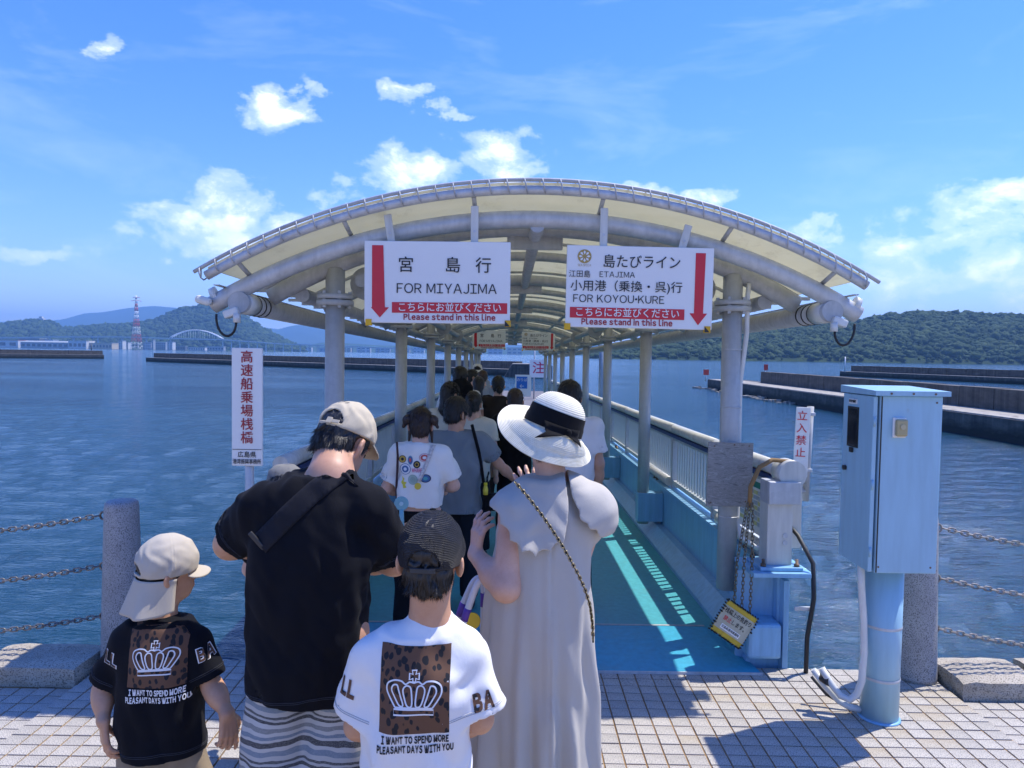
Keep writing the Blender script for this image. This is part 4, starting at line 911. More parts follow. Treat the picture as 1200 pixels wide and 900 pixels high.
def nets(f, lo, hi, h):
    lo = np.asarray(lo, float); hi = np.asarray(hi, float); B = 4
    nb = np.ceil((hi - lo) / h / B).astype(int) + 1; n = nb * B
    cx = [lo[i] + (np.arange(nb[i]) * B + (B - 1) / 2) * h for i in range(3)]
    C = np.stack(np.meshgrid(*cx, indexing='ij'), -1).reshape(-1, 3).astype(f32); dc = f(C)
    act = np.abs(dc) < B * h * .87 * 1.5 + .012
    F = np.repeat(np.repeat(np.repeat(np.where(dc < 0, -1, 1).astype(f32).reshape(nb), B, 0), B, 1), B, 2)
    o = np.stack(np.meshgrid(*[np.arange(B)] * 3, indexing='ij'), -1).reshape(-1, 3)
    bi = np.stack(np.unravel_index(np.nonzero(act)[0], nb), -1)
    idx = (bi[:, None, :] * B + o[None]).reshape(-1, 3)
    P = (lo + idx * h).astype(f32); val = np.empty(len(P), f32)
    for s in range(0, len(P), 400000): val[s:s + 400000] = f(P[s:s + 400000])
    F[idx[:, 0], idx[:, 1], idx[:, 2]] = val
    S = F < 0; cnt = np.zeros(tuple(n - 1), np.int8)
    for a in (0, 1):
        for b in (0, 1):
            for c in (0, 1): cnt += S[a:n[0] - 1 + a, b:n[1] - 1 + b, c:n[2] - 1 + c]
    cell = np.stack(np.nonzero((cnt > 0) & (cnt < 8)), -1); vid = -np.ones(tuple(n - 1), np.int32); vid[tuple(cell.T)] = np.arange(len(cell))
    acc = np.zeros((len(cell), 3)); w = np.zeros(len(cell)); cor = [(a, b, c) for a in (0, 1) for b in (0, 1) for c in (0, 1)]
    fv = {k: F[cell[:, 0] + k[0], cell[:, 1] + k[1], cell[:, 2] + k[2]] for k in cor}
    for k in cor:
        for ax in range(3):
            if k[ax]: continue
            k2 = tuple(1 if i == ax else k[i] for i in range(3)); a, b = fv[k], fv[k2]; m = (a < 0) != (b < 0)
            t = np.where(m, a / np.where(m, a - b, 1), 0); p = np.repeat(np.array(k, float)[None], len(cell), 0); p[:, ax] += t; acc += p * m[:, None]; w += m
    V = lo + (cell + acc / w[:, None]) * h; FA = []
    for ax in range(3):
        u, v = [(1, 2), (2, 0), (0, 1)][ax]; sl0 = [slice(None)] * 3; sl1 = [slice(None)] * 3; sl0[ax] = slice(0, n[ax] - 1); sl1[ax] = slice(1, n[ax])
        a, b = S[tuple(sl0)], S[tuple(sl1)]; e = np.stack(np.nonzero(a != b), -1); e = e[(e[:, u] > 0) & (e[:, v] > 0) & (e[:, u] < n[u] - 1) & (e[:, v] < n[v] - 1)]
        if not len(e): continue
        du = np.zeros(3, int); du[u] = 1; dv = np.zeros(3, int); dv[v] = 1
        q = np.stack([vid[tuple((e - du - dv).T)], vid[tuple((e - dv).T)], vid[tuple(e.T)], vid[tuple((e - du).T)]], -1)
        fl = ~a[tuple(e.T)]; q[fl] = q[fl][:, ::-1]; FA.append(q)
    FA = np.concatenate(FA); FA = FA[(FA >= 0).all(1)]
    return V, FA
def relax(V, F, it=1, lam=.5):
    e = np.concatenate([F[:, [0, 1]], F[:, [1, 2]], F[:, [2, 3]], F[:, [3, 0]]]); e = np.concatenate([e, e[:, ::-1]])
    for _ in range(it):
        s = np.zeros_like(V); c = np.zeros(len(V)); np.add.at(s, e[:, 0], V[e[:, 1]]); np.add.at(c, e[:, 0], 1); V = V + lam * (s / np.maximum(c, 1)[:, None] - V)
    return V
def sdf_obj(name, f, lo, hi, h, m, parent, it=1, extra=()):
    V, F = nets(f, lo, hi, h); V = relax(V, F, it)
    for (g, lo2, hi2, h2) in extra:
        V2, F2 = nets(g, lo2, hi2, h2); V2 = relax(V2, F2, 1); F = np.concatenate([F, F2 + len(V)]); V = np.concatenate([V, V2])
    me = bpy.data.meshes.new(name); me.vertices.add(len(V)); me.vertices.foreach_set('co', V.astype(f32).ravel())
    me.loops.add(len(F) * 4); me.loops.foreach_set('vertex_index', F.astype(np.int32).ravel())
    me.polygons.add(len(F)); me.polygons.foreach_set('loop_start', np.arange(0, len(F) * 4, 4, dtype=np.int32)); me.polygons.foreach_set('use_smooth', np.ones(len(F), bool))
    me.update(calc_edges=True); me.validate(); me.materials.append(m)
    return inst(name, me, parent)
# ---- hands
def nrm(v): v = np.asarray(v, float); return v / np.linalg.norm(v)
def hand_prims(w, d, n, s, sc, curl=.5, spread=.08, curls=None):
    """w wrist, d towards the knuckles, n palm side, s=+1/-1 which side the thumb is (along d x n)"""
    w = np.asarray(w, float); d = nrm(d); n = nrm(np.asarray(n, float) - d * np.dot(n, d)); l = np.cross(d, n) * s; pr = []
    K = [(.030, .088), (.010, .092), (-.010, .088), (-.029, .080)]; LN = [(.042, .025, .020), (.046, .028, .021), (.042, .026, .020), (.033, .020, .018)]
    for i, ((lo_, al), ln) in enumerate(zip(K, LN)):
        k = w + (d * al + l * lo_) * sc; pr.append((w + l * lo_ * .5 * sc, k, .0150 * sc, .0120 * sc))
        c = (curls[i] if curls else curl * (1 + .12 * i)); a = 0; p = k; dd0 = nrm(d + l * (lo_ * 30 * spread * .1 + (1.5 - i) * spread))
        for j, (q, tw) in enumerate(zip(ln, (.55, .85, .55))):
            a += c * tw; e = p + (dd0 * cos(a) + n * sin(a)) * q * sc; pr.append((p, e, (.0098 - .0009 * j) * sc, (.0092 - .0011 * j) * sc)); p = e
    t0 = w + (d * .022 + l * .026 + n * .006) * sc; t1 = t0 + nrm(d * .62 + l * .62 + n * .35) * .040 * sc; t2 = t1 + nrm(d * .8 + l * .32 + n * .5) * .032 * sc; t3 = t2 + nrm(d * .9 + l * .05 + n * .5) * .024 * sc
    pr += [(t0, t1, .0150 * sc, .0118 * sc), (t1, t2, .0112 * sc, .0102 * sc), (t2, t3, .0102 * sc, .0082 * sc)]
    return pr
def eulerM(yaw, pitch, roll):             # head axes: columns x right, y forward, z up
    return np.array(Matrix.Rotation(R(yaw), 3, 'Z') @ Matrix.Rotation(R(roll), 3, 'Y') @ Matrix.Rotation(R(pitch), 3, 'X'))
# ---- materials of people
def skin_mat(name, col):
    m, q, p, tc = new_mat(name, .5); v = tc.outputs['Object']
    n = q.noise(v, 9, 5, .6); n2 = q.noise(v, 70, 4, .65)
    c0 = q.ramp(n, [(.3, (col[0] * .90, col[1] * .84, col[2] * .80)), (.7, tuple(min(1, c * 1.08) for c in col))]); q.l.new(q.mix(q.ramp(n2, [(.45, 0.0), (.8, .35)]), c0, (col[0] * .82, col[1] * .66, col[2] * .60)), p.inputs['Base Color'])
    p.inputs['Subsurface Weight'].default_value = .12; p.inputs['Subsurface Radius'].default_value = (.010, .004, .002); p.inputs['Subsurface Scale'].default_value = .5
    bb = q.node('ShaderNodeBump', inp={'Strength': .10, 'Distance': .001, 'Height': q.noise(v, 420, 3, .6)}); q.l.new(bb.outputs[0], p.inputs['Normal']); return m
def cloth_mat(name, col, var=.06, weave=900, rough=.85, bump=.30, sheen=.03):
    m, q, p, tc = new_mat(name, rough); v = tc.outputs['Object']
    n = q.noise(v, 5, 5, .6); q.l.new(q.ramp(n, [(.3, tuple(c * (1 - var) for c in col)), (.7, tuple(min(1, c * (1 + var)) for c in col))]), p.inputs['Base Color'])
    p.inputs['Sheen Weight'].default_value = sheen; p.inputs['Specular IOR Level'].default_value = .15
    h = q.math('ADD', q.math('MULTIPLY', q.noise(v, weave, 2, .5), .30), q.math('ADD', q.math('MULTIPLY', q.noise(q.mapv(v, scale=(1, 1, .6)), 22, 4, .55), .8), q.math('MULTIPLY', q.noise(q.mapv(v, rot=(0, .5, .3), scale=(1.2, 1.2, .35)), 9, 4, .5, 1.2), 1.6)))
    bb = q.node('ShaderNodeBump', inp={'Strength': bump, 'Distance': .006, 'Height': h}); q.l.new(bb.outputs[0], p.inputs['Normal']); return m
def hair_mat(name, col):
    m, q, p, tc = new_mat(name, .42); v = tc.outputs['Object']
    n = q.noise(q.mapv(v, scale=(1, 1, .12)), 260, 4, .6); q.l.new(q.ramp(n, [(.3, tuple(c * .5 for c in col)), (.75, tuple(min(1, c * 1.9) for c in col))]), p.inputs['Base Color'])
    bb = q.node('ShaderNodeBump', inp={'Strength': .8, 'Distance': .003, 'Height': n}); q.l.new(bb.outputs[0], p.inputs['Normal']); return m
M_skin = skin_mat('skin_tan', (.56, .315, .20)); M_skinf = skin_mat('skin_fair', (.66, .41, .30)); M_skink = skin_mat('skin_child', (.58, .32, .19))
M_hair = hair_mat('black_hair', (.010, .009, .009)); M_hairb = hair_mat('brown_hair', (.028, .014, .010))
M_navyc = cloth_mat('black_navy_cotton', (.0050, .0055, .0085)); M_whitec = cloth_mat('white_cotton', (.82, .80, .76), .02, bump=.25); M_greyd = cloth_mat('grey_linen', (.50, .465, .405), .03, bump=.3)
M_beige_c = cloth_mat('beige_twill', (.52, .45, .33), .05, 1200); M_oat = cloth_mat('oatmeal_twill', (.50, .445, .36), .05, 1200); M_khaki = cloth_mat('khaki_twill', (.28, .22, .15), .08); M_blackc = cloth_mat('black_cloth', (.007, .007, .008)); M_web = cloth_mat('black_webbing', (.014, .014, .018), .1, 1500, .7)
M_shoe = mat('shoe_rubber', (.06, .06, .065), .6); M_eye = mat('eye_white', (.7, .7, .68), .2); M_iris = mat('dark_iris', (.01, .008, .006), .1)
# ---- head
def head_sdf(Q, nose=True):
    d = su(.03, ell(Q, (0, -.012, .030), (.074, .094, .094)), ell(Q, (0, .028, -.045), (.060, .070, .078)), ell(Q, (0, .058, -.092), (.026, .026, .022)))
    d = smin(d, ell(Q, (0, .073, .022), (.05, .018, .014)), .02)
    if nose:
        d = smin(d, rc(Q, (0, .090, .005), (0, .112, -.032), .008, .0125), .014); d = smin(d, ell(Q, (0, .092, -.066), (.022, .010, .008)), .01)
        for s in (-1, 1): d = smax(d, -ell(Q, (s * .030, .098, .002), (.016, .014, .010)), .012)
    for s in (-1, 1):
        e = ell(Q, (s * .084, -.014, -.014), (.010, .024, .033), eulerM(s * 28, 12, 0)); e = smax(e, -ell(Q, (s * .094, -.006, -.012), (.007, .012, .019)), .006); d = smin(d, e, .010)
    return d
def strands(Q, amp, fr=70):
    a = np.arctan2(Q[:, 0], Q[:, 1]); return amp * (np.sin(a * fr * .37 + 9 * np.sin(Q[:, 2] * 31) * .2 + Q[:, 2] * 40) * .6 + np.sin(a * fr * .83 + Q[:, 2] * 25 + 1.3) * .4)
def hair_short(Q, nape=-.075, side=-.02, fringe=.06, puff=.0):
    d = su(.02, ell(Q, (0, -.014, .034), (.081 + puff, .101 + puff, .100 + puff)), ell(Q, (0, -.048, -.03), (.066 + puff, .055 + puff, .062)))
    d = d + strands(Q, .0022) + wob(Q, 5, .035, .0028)
    x, y, z = Q[:, 0], Q[:, 1], Q[:, 2]
    low = np.where(y < -.045, nape, np.where(y < .02, nape + (y + .045) / .065 * (side - nape), side + (y - .02) / .05 * (fringe - side)))
    low = low + .004 * np.sin(x * 140) ; d = smax(d, low - z, .008)
    for s in (-1, 1): d = smax(d, -ell(Q, (s * .084, -.010, -.012), (.022, .030, .038)), .006)
    return d
# ---- generic figure
class Fig: pass
def figure(name, label, root, J, H=1.7, hs=.94, look=(0, 0, 0), h=.006, skin=None, group='people queueing on the gangway', arms=True, hands=None, cat='person', sex='m'):
    """J: local joints: hc, nb, shL/shR, elL/elR, wrL/wrR, torso stations, hipL.. ; builds the body as one continuous mesh"""
    g = Fig(); g.root = empty(name, root); tag(g.root, label, cat, group); g.J = J; k = H / 1.7; g.k = k; g.hs = hs
    g.M = eulerM(*look); g.hc = np.asarray(J['hc'], f32); M = g.M.astype(f32)
    g.toQ = lambda P: ((P - g.hc) @ M) / hs
    hips = J.get('hips', ((-.09 * k, 0, .90 * k), (.09 * k, 0, .90 * k))); knees = J.get('knees', ((-.10 * k, .02, .49 * k), (.10 * k, .02, .49 * k))); ank = J.get('ank', ((-.11 * k, -.02, .08 * k), (.11 * k, -.02, .08 * k)))
    g.hips, g.knees, g.ank = hips, knees, ank; hands = hands or {}
    ar = J.get('ar', (.047, .039, .027)); g.ar = ar = tuple(a * k for a in ar)
    nk = g.hc + M @ V3(0, -.018, -.055) * hs; nr = J.get('neck', .052 * (hs / .94))
    hp = {}
    for s in 'LR':
        if s in hands:
            q = hands[s]; hp[s] = hand_prims(J['wr' + s], q['d'], q['n'], q.get('s', 1), q.get('sc', k), q.get('curl', .5), q.get('spread', .06), q.get('curls'))
    def arm(P, s, hand):
        sh, el, wr = J['sh' + s], J['el' + s], J['wr' + s]
        d = su(.03, rc(P, sh, el, ar[0], ar[1]), rc(P, el, np.asarray(el) * .62 + np.asarray(wr) * .38, ar[1] * 1.0, ar[1] * .98), rc(P, np.asarray(el) * .65 + np.asarray(wr) * .35, wr, ar[1] * .95, ar[2]))
        if hand and s in hp:
            dh = None
            for (a, b, ra, rb) in hp[s]:
                e = rc(P, a, b, ra, rb); dh = e if dh is None else smin(dh, e, .008 * k)
            d = smin(d, dh, .02 * k)
        elif hand:
            v = nrm(np.asarray(wr) - np.asarray(el)); d = smin(d, ell(P, np.asarray(wr) + v * .06 * k, (.03 * k, .03 * k, .05 * k)), .02)
        return d
    def body(P):
        Q = g.toQ(P); d = head_sdf(Q) * hs
        d = smin(d, rc(P, J['nb'], nk, nr * 1.12, nr), .025)
        t = loft(P, J['body']); 
        for s in 'LR': t = smin(t, rc(P, np.asarray(J['nb']) - V3(0, 0, .03 * k), J['sh' + s], .046 * k, .042 * k), .04 * k)
        d = smin(d, t, .04 * k)
        for s in 'LR': d = smin(d, arm(P, s, s not in hp), .03 * k)
        for i in (0, 1): d = smin(d, su(.04, rc(P, hips[i], knees[i], .085 * k, .055 * k), rc(P, knees[i], ank[i], .055 * k, .036 * k)), .03 * k)
        for i in (0, 1): d = smin(d, rc(P, ank[i], np.asarray(ank[i]) + V3(0, .12 * k, -.04 * k), .036 * k, .03 * k), .02)
        return d
    pts = np.array([J['shL'], J['shR'], J['elL'], J['elR'], J['wrL'], J['wrR'], J['hc'], ank[0], ank[1]], float)
    lo = np.minimum(pts.min(0) - .16 * k, [-.25 * k, -.2 * k, 0]); hi = np.maximum(pts.max(0) + .17 * k, [.25 * k, .2 * k, 0]); lo[2] = -.01
    extra = []
    for s in hp:
        q = np.array([x for a, b, _, _ in hp[s] for x in (a, b)]); el, wr = np.asarray(J['el' + s], float), np.asarray(J['wr' + s], float); cut = el * .25 + wr * .75; q = np.vstack([q, cut]); dv = nrm(wr - el)
        extra.append((lambda P, s=s, cut=cut, dv=dv: np.maximum(arm(P, s, True), -((P - cut.astype(f32)) @ dv.astype(f32))), q.min(0) - .045, q.max(0) + .035, min(.0034, h * .6)))
    g.bodyf = body; g.armf = arm
    g.body = sdf_obj('body', body, lo, hi, h, skin or M_skin, g.root, 1, extra)
    for s in (-1, 1):
        c = g.hc + M @ V3(s * .029, .080, .002) * hs; e = MB().lathe([(.004 * hs, -.0105 * hs), (.0085 * hs, -.007 * hs), (.0115 * hs, 0), (.0085 * hs, .007 * hs), (.004 * hs, .0105 * hs)], n=10).build('eye', M_iris, g.root, loc=c)
    for i in (0, 1):
        a = np.asarray(ank[i], f32); zf = .0
        def shoe(P, a=a): 
            d = su(.03, ell(P, a + V3(0, .07 * k, -.045 * k), (.047 * k, .135 * k, .045 * k)), ell(P, a + V3(0, -.02 * k, -.02 * k), (.045 * k, .06 * k, .06 * k))); return smax(d, -P[:, 2], .006)
        sdf_obj('shoe', shoe, a + V3(-.07, -.11, -.1) * 1, a + V3(.07, .23, .07), max(h, .008), J.get('shoe', M_shoe), g.root)
    return g
def sleeve_end(g, s, t): a, b = np.asarray(g.J['sh' + s], f32), np.asarray(g.J['el' + s], f32); return a + (b - a) * t
def tee(g, st, hem, mat_, h=.006, sl=.62, r0=.070, r1=.082, neck=.062, seed=1, amp=.006, name='t_shirt', k=.035, neck_c=None, slc=None, hemf=None, yaw=0., trap=.060):
    J = g.J; kk = g.k; ends = {s: sleeve_end(g, s, (slc or {}).get(s, sl)) for s in 'LR'}; dirs = {s: nrm(np.asarray(J['el' + s], float) - np.asarray(J['sh' + s], float)).astype(f32) for s in 'LR'}
    nc = np.asarray(neck_c if neck_c is not None else np.asarray(J['nb']) + np.array([0, .012 * kk, 0]), f32) + V3(0, .0, .035 * kk)
    def parts(P):
        w = wob(P, seed, .17, amp, (1, 1, 1.8)) + wob(P, seed + 3, .08, amp * .45, (1, 1, 1.4)); w = w + .5 * amp * (1 - 2 * np.abs(np.sin(wob(P, seed + 9, .30, 1.6, (1, 1, 1.6)))))
        t = loft(P, st, 2.5, yaw)
        for s in 'LR': t = smin(t, rc(P, np.asarray(J['nb'], f32) - V3(0, 0, .040 * kk), J['sh' + s], trap * kk, r0 * .88 * kk), .045)
        return t + w * .9, {s: rc(P, J['sh' + s], ends[s] + dirs[s] * .05, r0 * kk, r1 * kk) + w for s in 'LR'}
    def f(P):
        t, sl_ = parts(P); hz = hem + (hemf(P) if hemf else 0) + .006 * np.sin(P[:, 0] * 17 + seed) + .004 * np.sin(P[:, 1] * 23)
        low = np.maximum(t + .009, P[:, 2] - (hz + .05)); t0 = t; t = np.maximum(np.maximum(t, hz - P[:, 2]), -low); d = t
        for s in 'LR':
            q = (P - ends[s]) @ dirs[s]; e = np.maximum(sl_[s], q); d = smin(d, e, k)
        for s in 'LR':
            q = (P - ends[s]) @ dirs[s]; cv = np.maximum(np.maximum(sl_[s] + .009, -(q + .05)), .006 - t0); d = np.maximum(d, -cv)
            far = np.maximum(np.maximum(q, .010 - t0), sl_[s] - .05); d = np.maximum(d, -np.where((q > 0) & (q < .12), -np.maximum(-far, -1) * 0 + (-far), -1.) * 0 - 1.) if False else d
        ne = ell(P, nc, (neck * kk, neck * kk * .95, .075 * kk)); rib = np.maximum(np.maximum(t0 - .0030, np.abs(ne) - .010 * kk - .002), nc[2] - .055 * kk - P[:, 2]); d = smax(d, -ne, .006); d = np.minimum(d, np.maximum(rib, -ne - .002)); return d
    pts = np.array([ends['L'], ends['R'], J['shL'], J['shR']]); lo = np.minimum(pts.min(0) - .15, [min(s[1] - s[3] for s in st) - .03, min(s[2] - s[4] for s in st) - .03, hem - .04]); hi = np.maximum(pts.max(0) + .15, [max(s[1] + s[3] for s in st) + .03, max(s[2] + s[4] for s in st) + .03, J['nb'][2] + .07])
    o = sdf_obj(name, f, lo, hi, h, mat_, g.root); g.shirt = o; g.ends = ends; return o
def seams(g, hem, m, st, k=1.0, r=.0011):
    """stitched hem lines and armhole seams lying on the shirt"""
    bvh = BVHTree.FromPolygons([v.co for v in g.shirt.data.vertices], [p.vertices for p in g.shirt.data.polygons]); cx = st[0][1]; cy = st[0][2]
    for dz in (.020, .025):
        pts = []
        for t in np.linspace(0, 2 * pi, 73)[:-1]:
            o = Vector((cx + cos(t) * .45, cy + sin(t) * .45, hem + dz + .006 * sin((cx + cos(t) * .17) * 17))); h_ = bvh.ray_cast(o, Vector((-cos(t), -sin(t), 0)))
            if h_[0] is not None and h_[3] > .2: pts.append(h_[0] + h_[1] * .0004)
        if len(pts) > 30: MB().tube(pts, r, 5, closed=True).build('hem_stitch', m, g.shirt)
    for s in 'LR':
        sh = Vector(g.J['sh' + s]); e = Vector(g.ends[s]); d = (e - sh).normalized(); a = d.cross(Vector((0, 1, 0))).normalized(); b = d.cross(a)
        for c, lim in ((e - d * .022, .14), (e - d * .027, .14)):
            run = []; runs = []
            for t in np.linspace(0, 2 * pi, 49):
                n = a * cos(t) + b * sin(t); h_ = bvh.ray_cast(c + n * .16, -n)
                ok = h_[0] is not None and .02 < (h_[0] - c).length < lim * k and abs((h_[0] - c).dot(d)) < .004 and h_[1].dot(n) > .5
                if ok: run.append(h_[0] + h_[1] * .0004)
                elif run: runs.append(run); run = []
            if run: runs.append(run)
            for q in runs:
                if len(q) > 6: MB().tube(q, r, 5).build('sleeve_stitch', m, g.shirt)
def pants(g, mat_, top, hem, h=.008, r=(.105, .095), name='trousers', seed=2, waist=(.165, .115), amp=.005):
    k = g.k
    def f(P):
        d = loft(P, [(top, g.hips[0][0] + .09 * k, g.hips[0][1], waist[0] * k, waist[1] * k), (g.hips[0][2] - .02 * k, g.hips[0][0] + .09 * k, g.hips[0][1], (waist[0] + .012) * k, (waist[1] + .012) * k)], 2.3)
        for i in (0, 1):
            a, b, c = g.hips[i], g.knees[i], g.ank[i]; d = smin(d, rc(P, a, b, r[0] * k, r[1] * k), .04)
            if hem < b[2]: d = smin(d, rc(P, b, c, r[1] * k, r[1] * .85 * k), .03)
        d = d + wob(P, seed, .13, amp, (1, 1, 1.5)); return np.maximum(np.maximum(d, hem - P[:, 2]), P[:, 2] - top)
    return sdf_obj(name, f, (-.26 * k, -.2 * k - .05, hem - .02), (.26 * k, .25 * k + .05, top + .03), h, mat_, g.root)
def add_hair(g, f, m=M_hair, h=.004, name='hair', box=None, zmax=9.):
    R_ = .17 * g.hs if box is None else box; c = g.hc
    o = sdf_obj(name, lambda P: f(g.toQ(P)) * g.hs, c - V3(R_, R_, R_), c + V3(R_, R_, R_), h, m, g.root); strands_on(o, 2600 if h < .0055 else 700, .026, m, 3, .004 if h < .0055 else .006, .0009 if h < .0055 else .0022, c + V3(0, -.01, .07), (lambda P: g.toQ(P.astype(f32))[:, 2] - .12 * g.toQ(P.astype(f32))[:, 1] < zmax)); return o
def strands_on(o, n, ln, m, seed=1, lift=.004, wd=.0011, c=None, ok=None):
    """short loose strands lying on a hair surface"""
    r = np.random.default_rng(seed); me = o.data; nv = len(me.vertices); co = np.empty(nv * 3, f32); me.vertices.foreach_get('co', co); co = co.reshape(-1, 3); no = np.array([v.normal[:] for v in me.vertices], f32)
    pool = np.arange(nv) if ok is None else np.nonzero(ok(co))[0]
    if not len(pool): return
    idx = pool[r.integers(0, len(pool), n)]; V = []; F = []; top = np.array(c if c is not None else co.mean(0) + [0, 0, .05])
    for q, i in enumerate(idx):
        p, nn = co[i], no[i]; d = p - top; d = d - nn * d.dot(nn) + np.array([0, 0, -.03]) ; d = d - nn * d.dot(nn); d = nrm(d + r.normal(0, .25, 3) * .4 * np.linalg.norm(d) + 1e-6); s = np.cross(d, nn); L_ = ln * r.uniform(.5, 1.2); lf = lift * r.uniform(.3, 1.4)
        o_ = len(V)
        for j, t in enumerate((0, .4, .75, 1)):
            w = wd * (1, .9, .6, .12)[j]; b = p + d * L_ * t + nn * (lf * (t ** 1.2) + .0004) + s * r.normal(0, .0012) * t; V += [b + s * w, b - s * w]
        F += [(o_ + 2 * j, o_ + 2 * j + 1, o_ + 2 * j + 3, o_ + 2 * j + 2) for j in range(3)]
    me2 = bpy.data.meshes.new('loose_strands'); me2.from_pydata([tuple(v) for v in V], [], F); me2.materials.append(m); s_ = inst('loose_strands', me2, o); s_['kind'] = 'stuff'; return s_
def head_obj(g, f, m, h, name, lo=(-.16, -.2, -.2), hi=(.16, .24, .2), parent=None):
    """object modelled in head space, then placed"""
    V, F = nets(f, lo, hi, h); V = relax(V, F, 1); V = (V * g.hs) @ g.M.T + g.hc
    me = bpy.data.meshes.new(name); me.from_pydata(V.tolist(), [], F.tolist()); me.polygons.foreach_set('use_smooth', [True] * len(F)); me.materials.append(m)
    return inst(name, me, parent or g.root)
def head_mb(g, mb, name, m, parent=None):
    mb.v = [tuple(g.hc + g.M @ (np.array(v) * g.hs)) for v in mb.v]; return mb.build(name, m, parent or g.root)
def cap_f(Q, op=True, tilt=.18, rim=.028, r=(.0905, .1105, .104), bill=True, blen=.085, seams=6, c=(0, -.008, .036), seed=3, bdrop=.25):
    x, y, z = Q[:, 0], Q[:, 1], Q[:, 2]; zr = rim + tilt * (y - .02)
    d = ell(Q, c, r); a = np.arctan2(x, y - c[1]); rr = np.hypot(x, y)
    q = (a / (2 * pi / seams) + (.5 if seams == 6 else 0)) % 1; dist = np.minimum(q, 1 - q) * (2 * pi / seams) * np.maximum(rr, .004)
    d = d - .0014 * np.exp(-((dist - .004) / .0026) ** 2) + .0012 * np.exp(-(dist / .0018) ** 2); d = d + wob(Q, seed, .05, .0016)
    d = smax(d, zr - z, .003)
    if op:
        o = np.sqrt((x / .044) ** 2 + ((z - zr - .013) / .046) ** 2) - 1; o = np.maximum(np.maximum(o * .04, zr + .0135 - z), y); d = np.maximum(d, -o)
    if bill:
        zc = rim + tilt * (.09) - .004 - 3.6 * x * x - bdrop * (y - .085); pl = np.abs(z - zc) - .0032; e = (np.sqrt((x / .078) ** 2 + ((y - .075) / blen) ** 2) - 1) * .07; b = np.maximum(np.maximum(pl, e), .055 - y); d = smin(d, b, .004)
    return d
# ---- prints: flat shapes draped on a cloth surface by ray casting
class Drape:
    def __init__(s, obj, frame): s.bvh = BVHTree.FromPolygons([v.co for v in obj.data.vertices], [p.vertices for p in obj.data.polygons]); s.obj = obj; s.f = frame
    def put(s, name, V, F, m, off=.0016, sub=.012, parent=None):
        bm = bmesh.new(); vs = [bm.verts.new((v[0], v[1], 0)) for v in V]
        for f in F:
            try: bm.faces.new([vs[i] for i in f])
            except ValueError: pass
        bmesh.ops.triangulate(bm, faces=bm.faces[:])
        for _ in range(4):
            e = [e for e in bm.edges if e.calc_length() > sub]
            if not e: break
            bmesh.ops.subdivide_edges(bm, edges=e, cuts=1); bmesh.ops.triangulate(bm, faces=[f for f in bm.faces if len(f.verts) > 3])
        o, ax, ay, d = [Vector(q) for q in s.f]
        last = None
        for v in bm.verts:
            p = o + ax * v.co.x + ay * v.co.y; hit = s.bvh.ray_cast(p, d, 3.0)
            if hit[0] is None: hit = s.bvh.find_nearest(p + d * (1.15 if abs(o.y) > 1 else .6))
            v.co = hit[0] - d * off
        me = bpy.data.meshes.new(name); bm.to_mesh(me); bm.free(); me.materials.append(m); me.polygons.foreach_set('use_smooth', [True] * len(me.polygons))
        return inst(name, me, parent or s.obj)
    def text(s, t, size, cx, cy, m, width=None, bold=0., off=.0022, latin=True, sub=.012, name='lettering'):
        me = latin_mesh(t, size, bold, width, .07) if latin else text_mesh(t, size, 0, bold, width=width); V = [(v.co.x + cx, v.co.y + cy) for v in me.vertices]; F = [tuple(p.vertices) for p in me.polygons]; return s.put(name, V, F, m, off, sub)
    def lines(s, name, polys, w, m, off=.0024, sub=.02):
        V = []; F = []
        for pl, closed in polys:
            P = [Vector(p) for p in pl]; n = len(P); o = len(V)
            for i, p in enumerate(P):
                a = P[(i - 1) % n] if closed or i else p; b = P[(i + 1) % n] if closed or i < n - 1 else p; t = (b - a).normalized(); nn = Vector((-t.y, t.x)) * w / 2; V += [tuple(p + nn), tuple(p - nn)]
            for i in range(n if closed else n - 1): j = (i + 1) % n; F.append((o + 2 * i, o + 2 * i + 1, o + 2 * j + 1, o + 2 * j))
        return s.put(name, V, F, m, off, sub)
def ellipse2(cx, cy, a, b, n=22, rot=0.): return [(cx + a * cos(t) * cos(rot) - b * sin(t) * sin(rot), cy + a * cos(t) * sin(rot) + b * sin(t) * cos(rot)) for t in np.linspace(0, 2 * pi, n + 1)[:-1]]
def spline2(P, n=6, closed=True):
    out = []; m = len(P)
    for i in range(m if closed else m - 1):
        p0, p1, p2, p3 = [Vector(P[(i + k) % m] if closed else P[max(0, min(m - 1, i + k))]) for k in (-1, 0, 1, 2)]
        for j in range(n):
            t = j / n; out.append(tuple(.5 * (2 * p1 + (p2 - p0) * t + (2 * p0 - 5 * p1 + 4 * p2 - p3) * t * t + (3 * p1 - p0 - 3 * p2 + p3) * t ** 3)))
    if not closed: out.append(tuple(P[-1]))
    return out
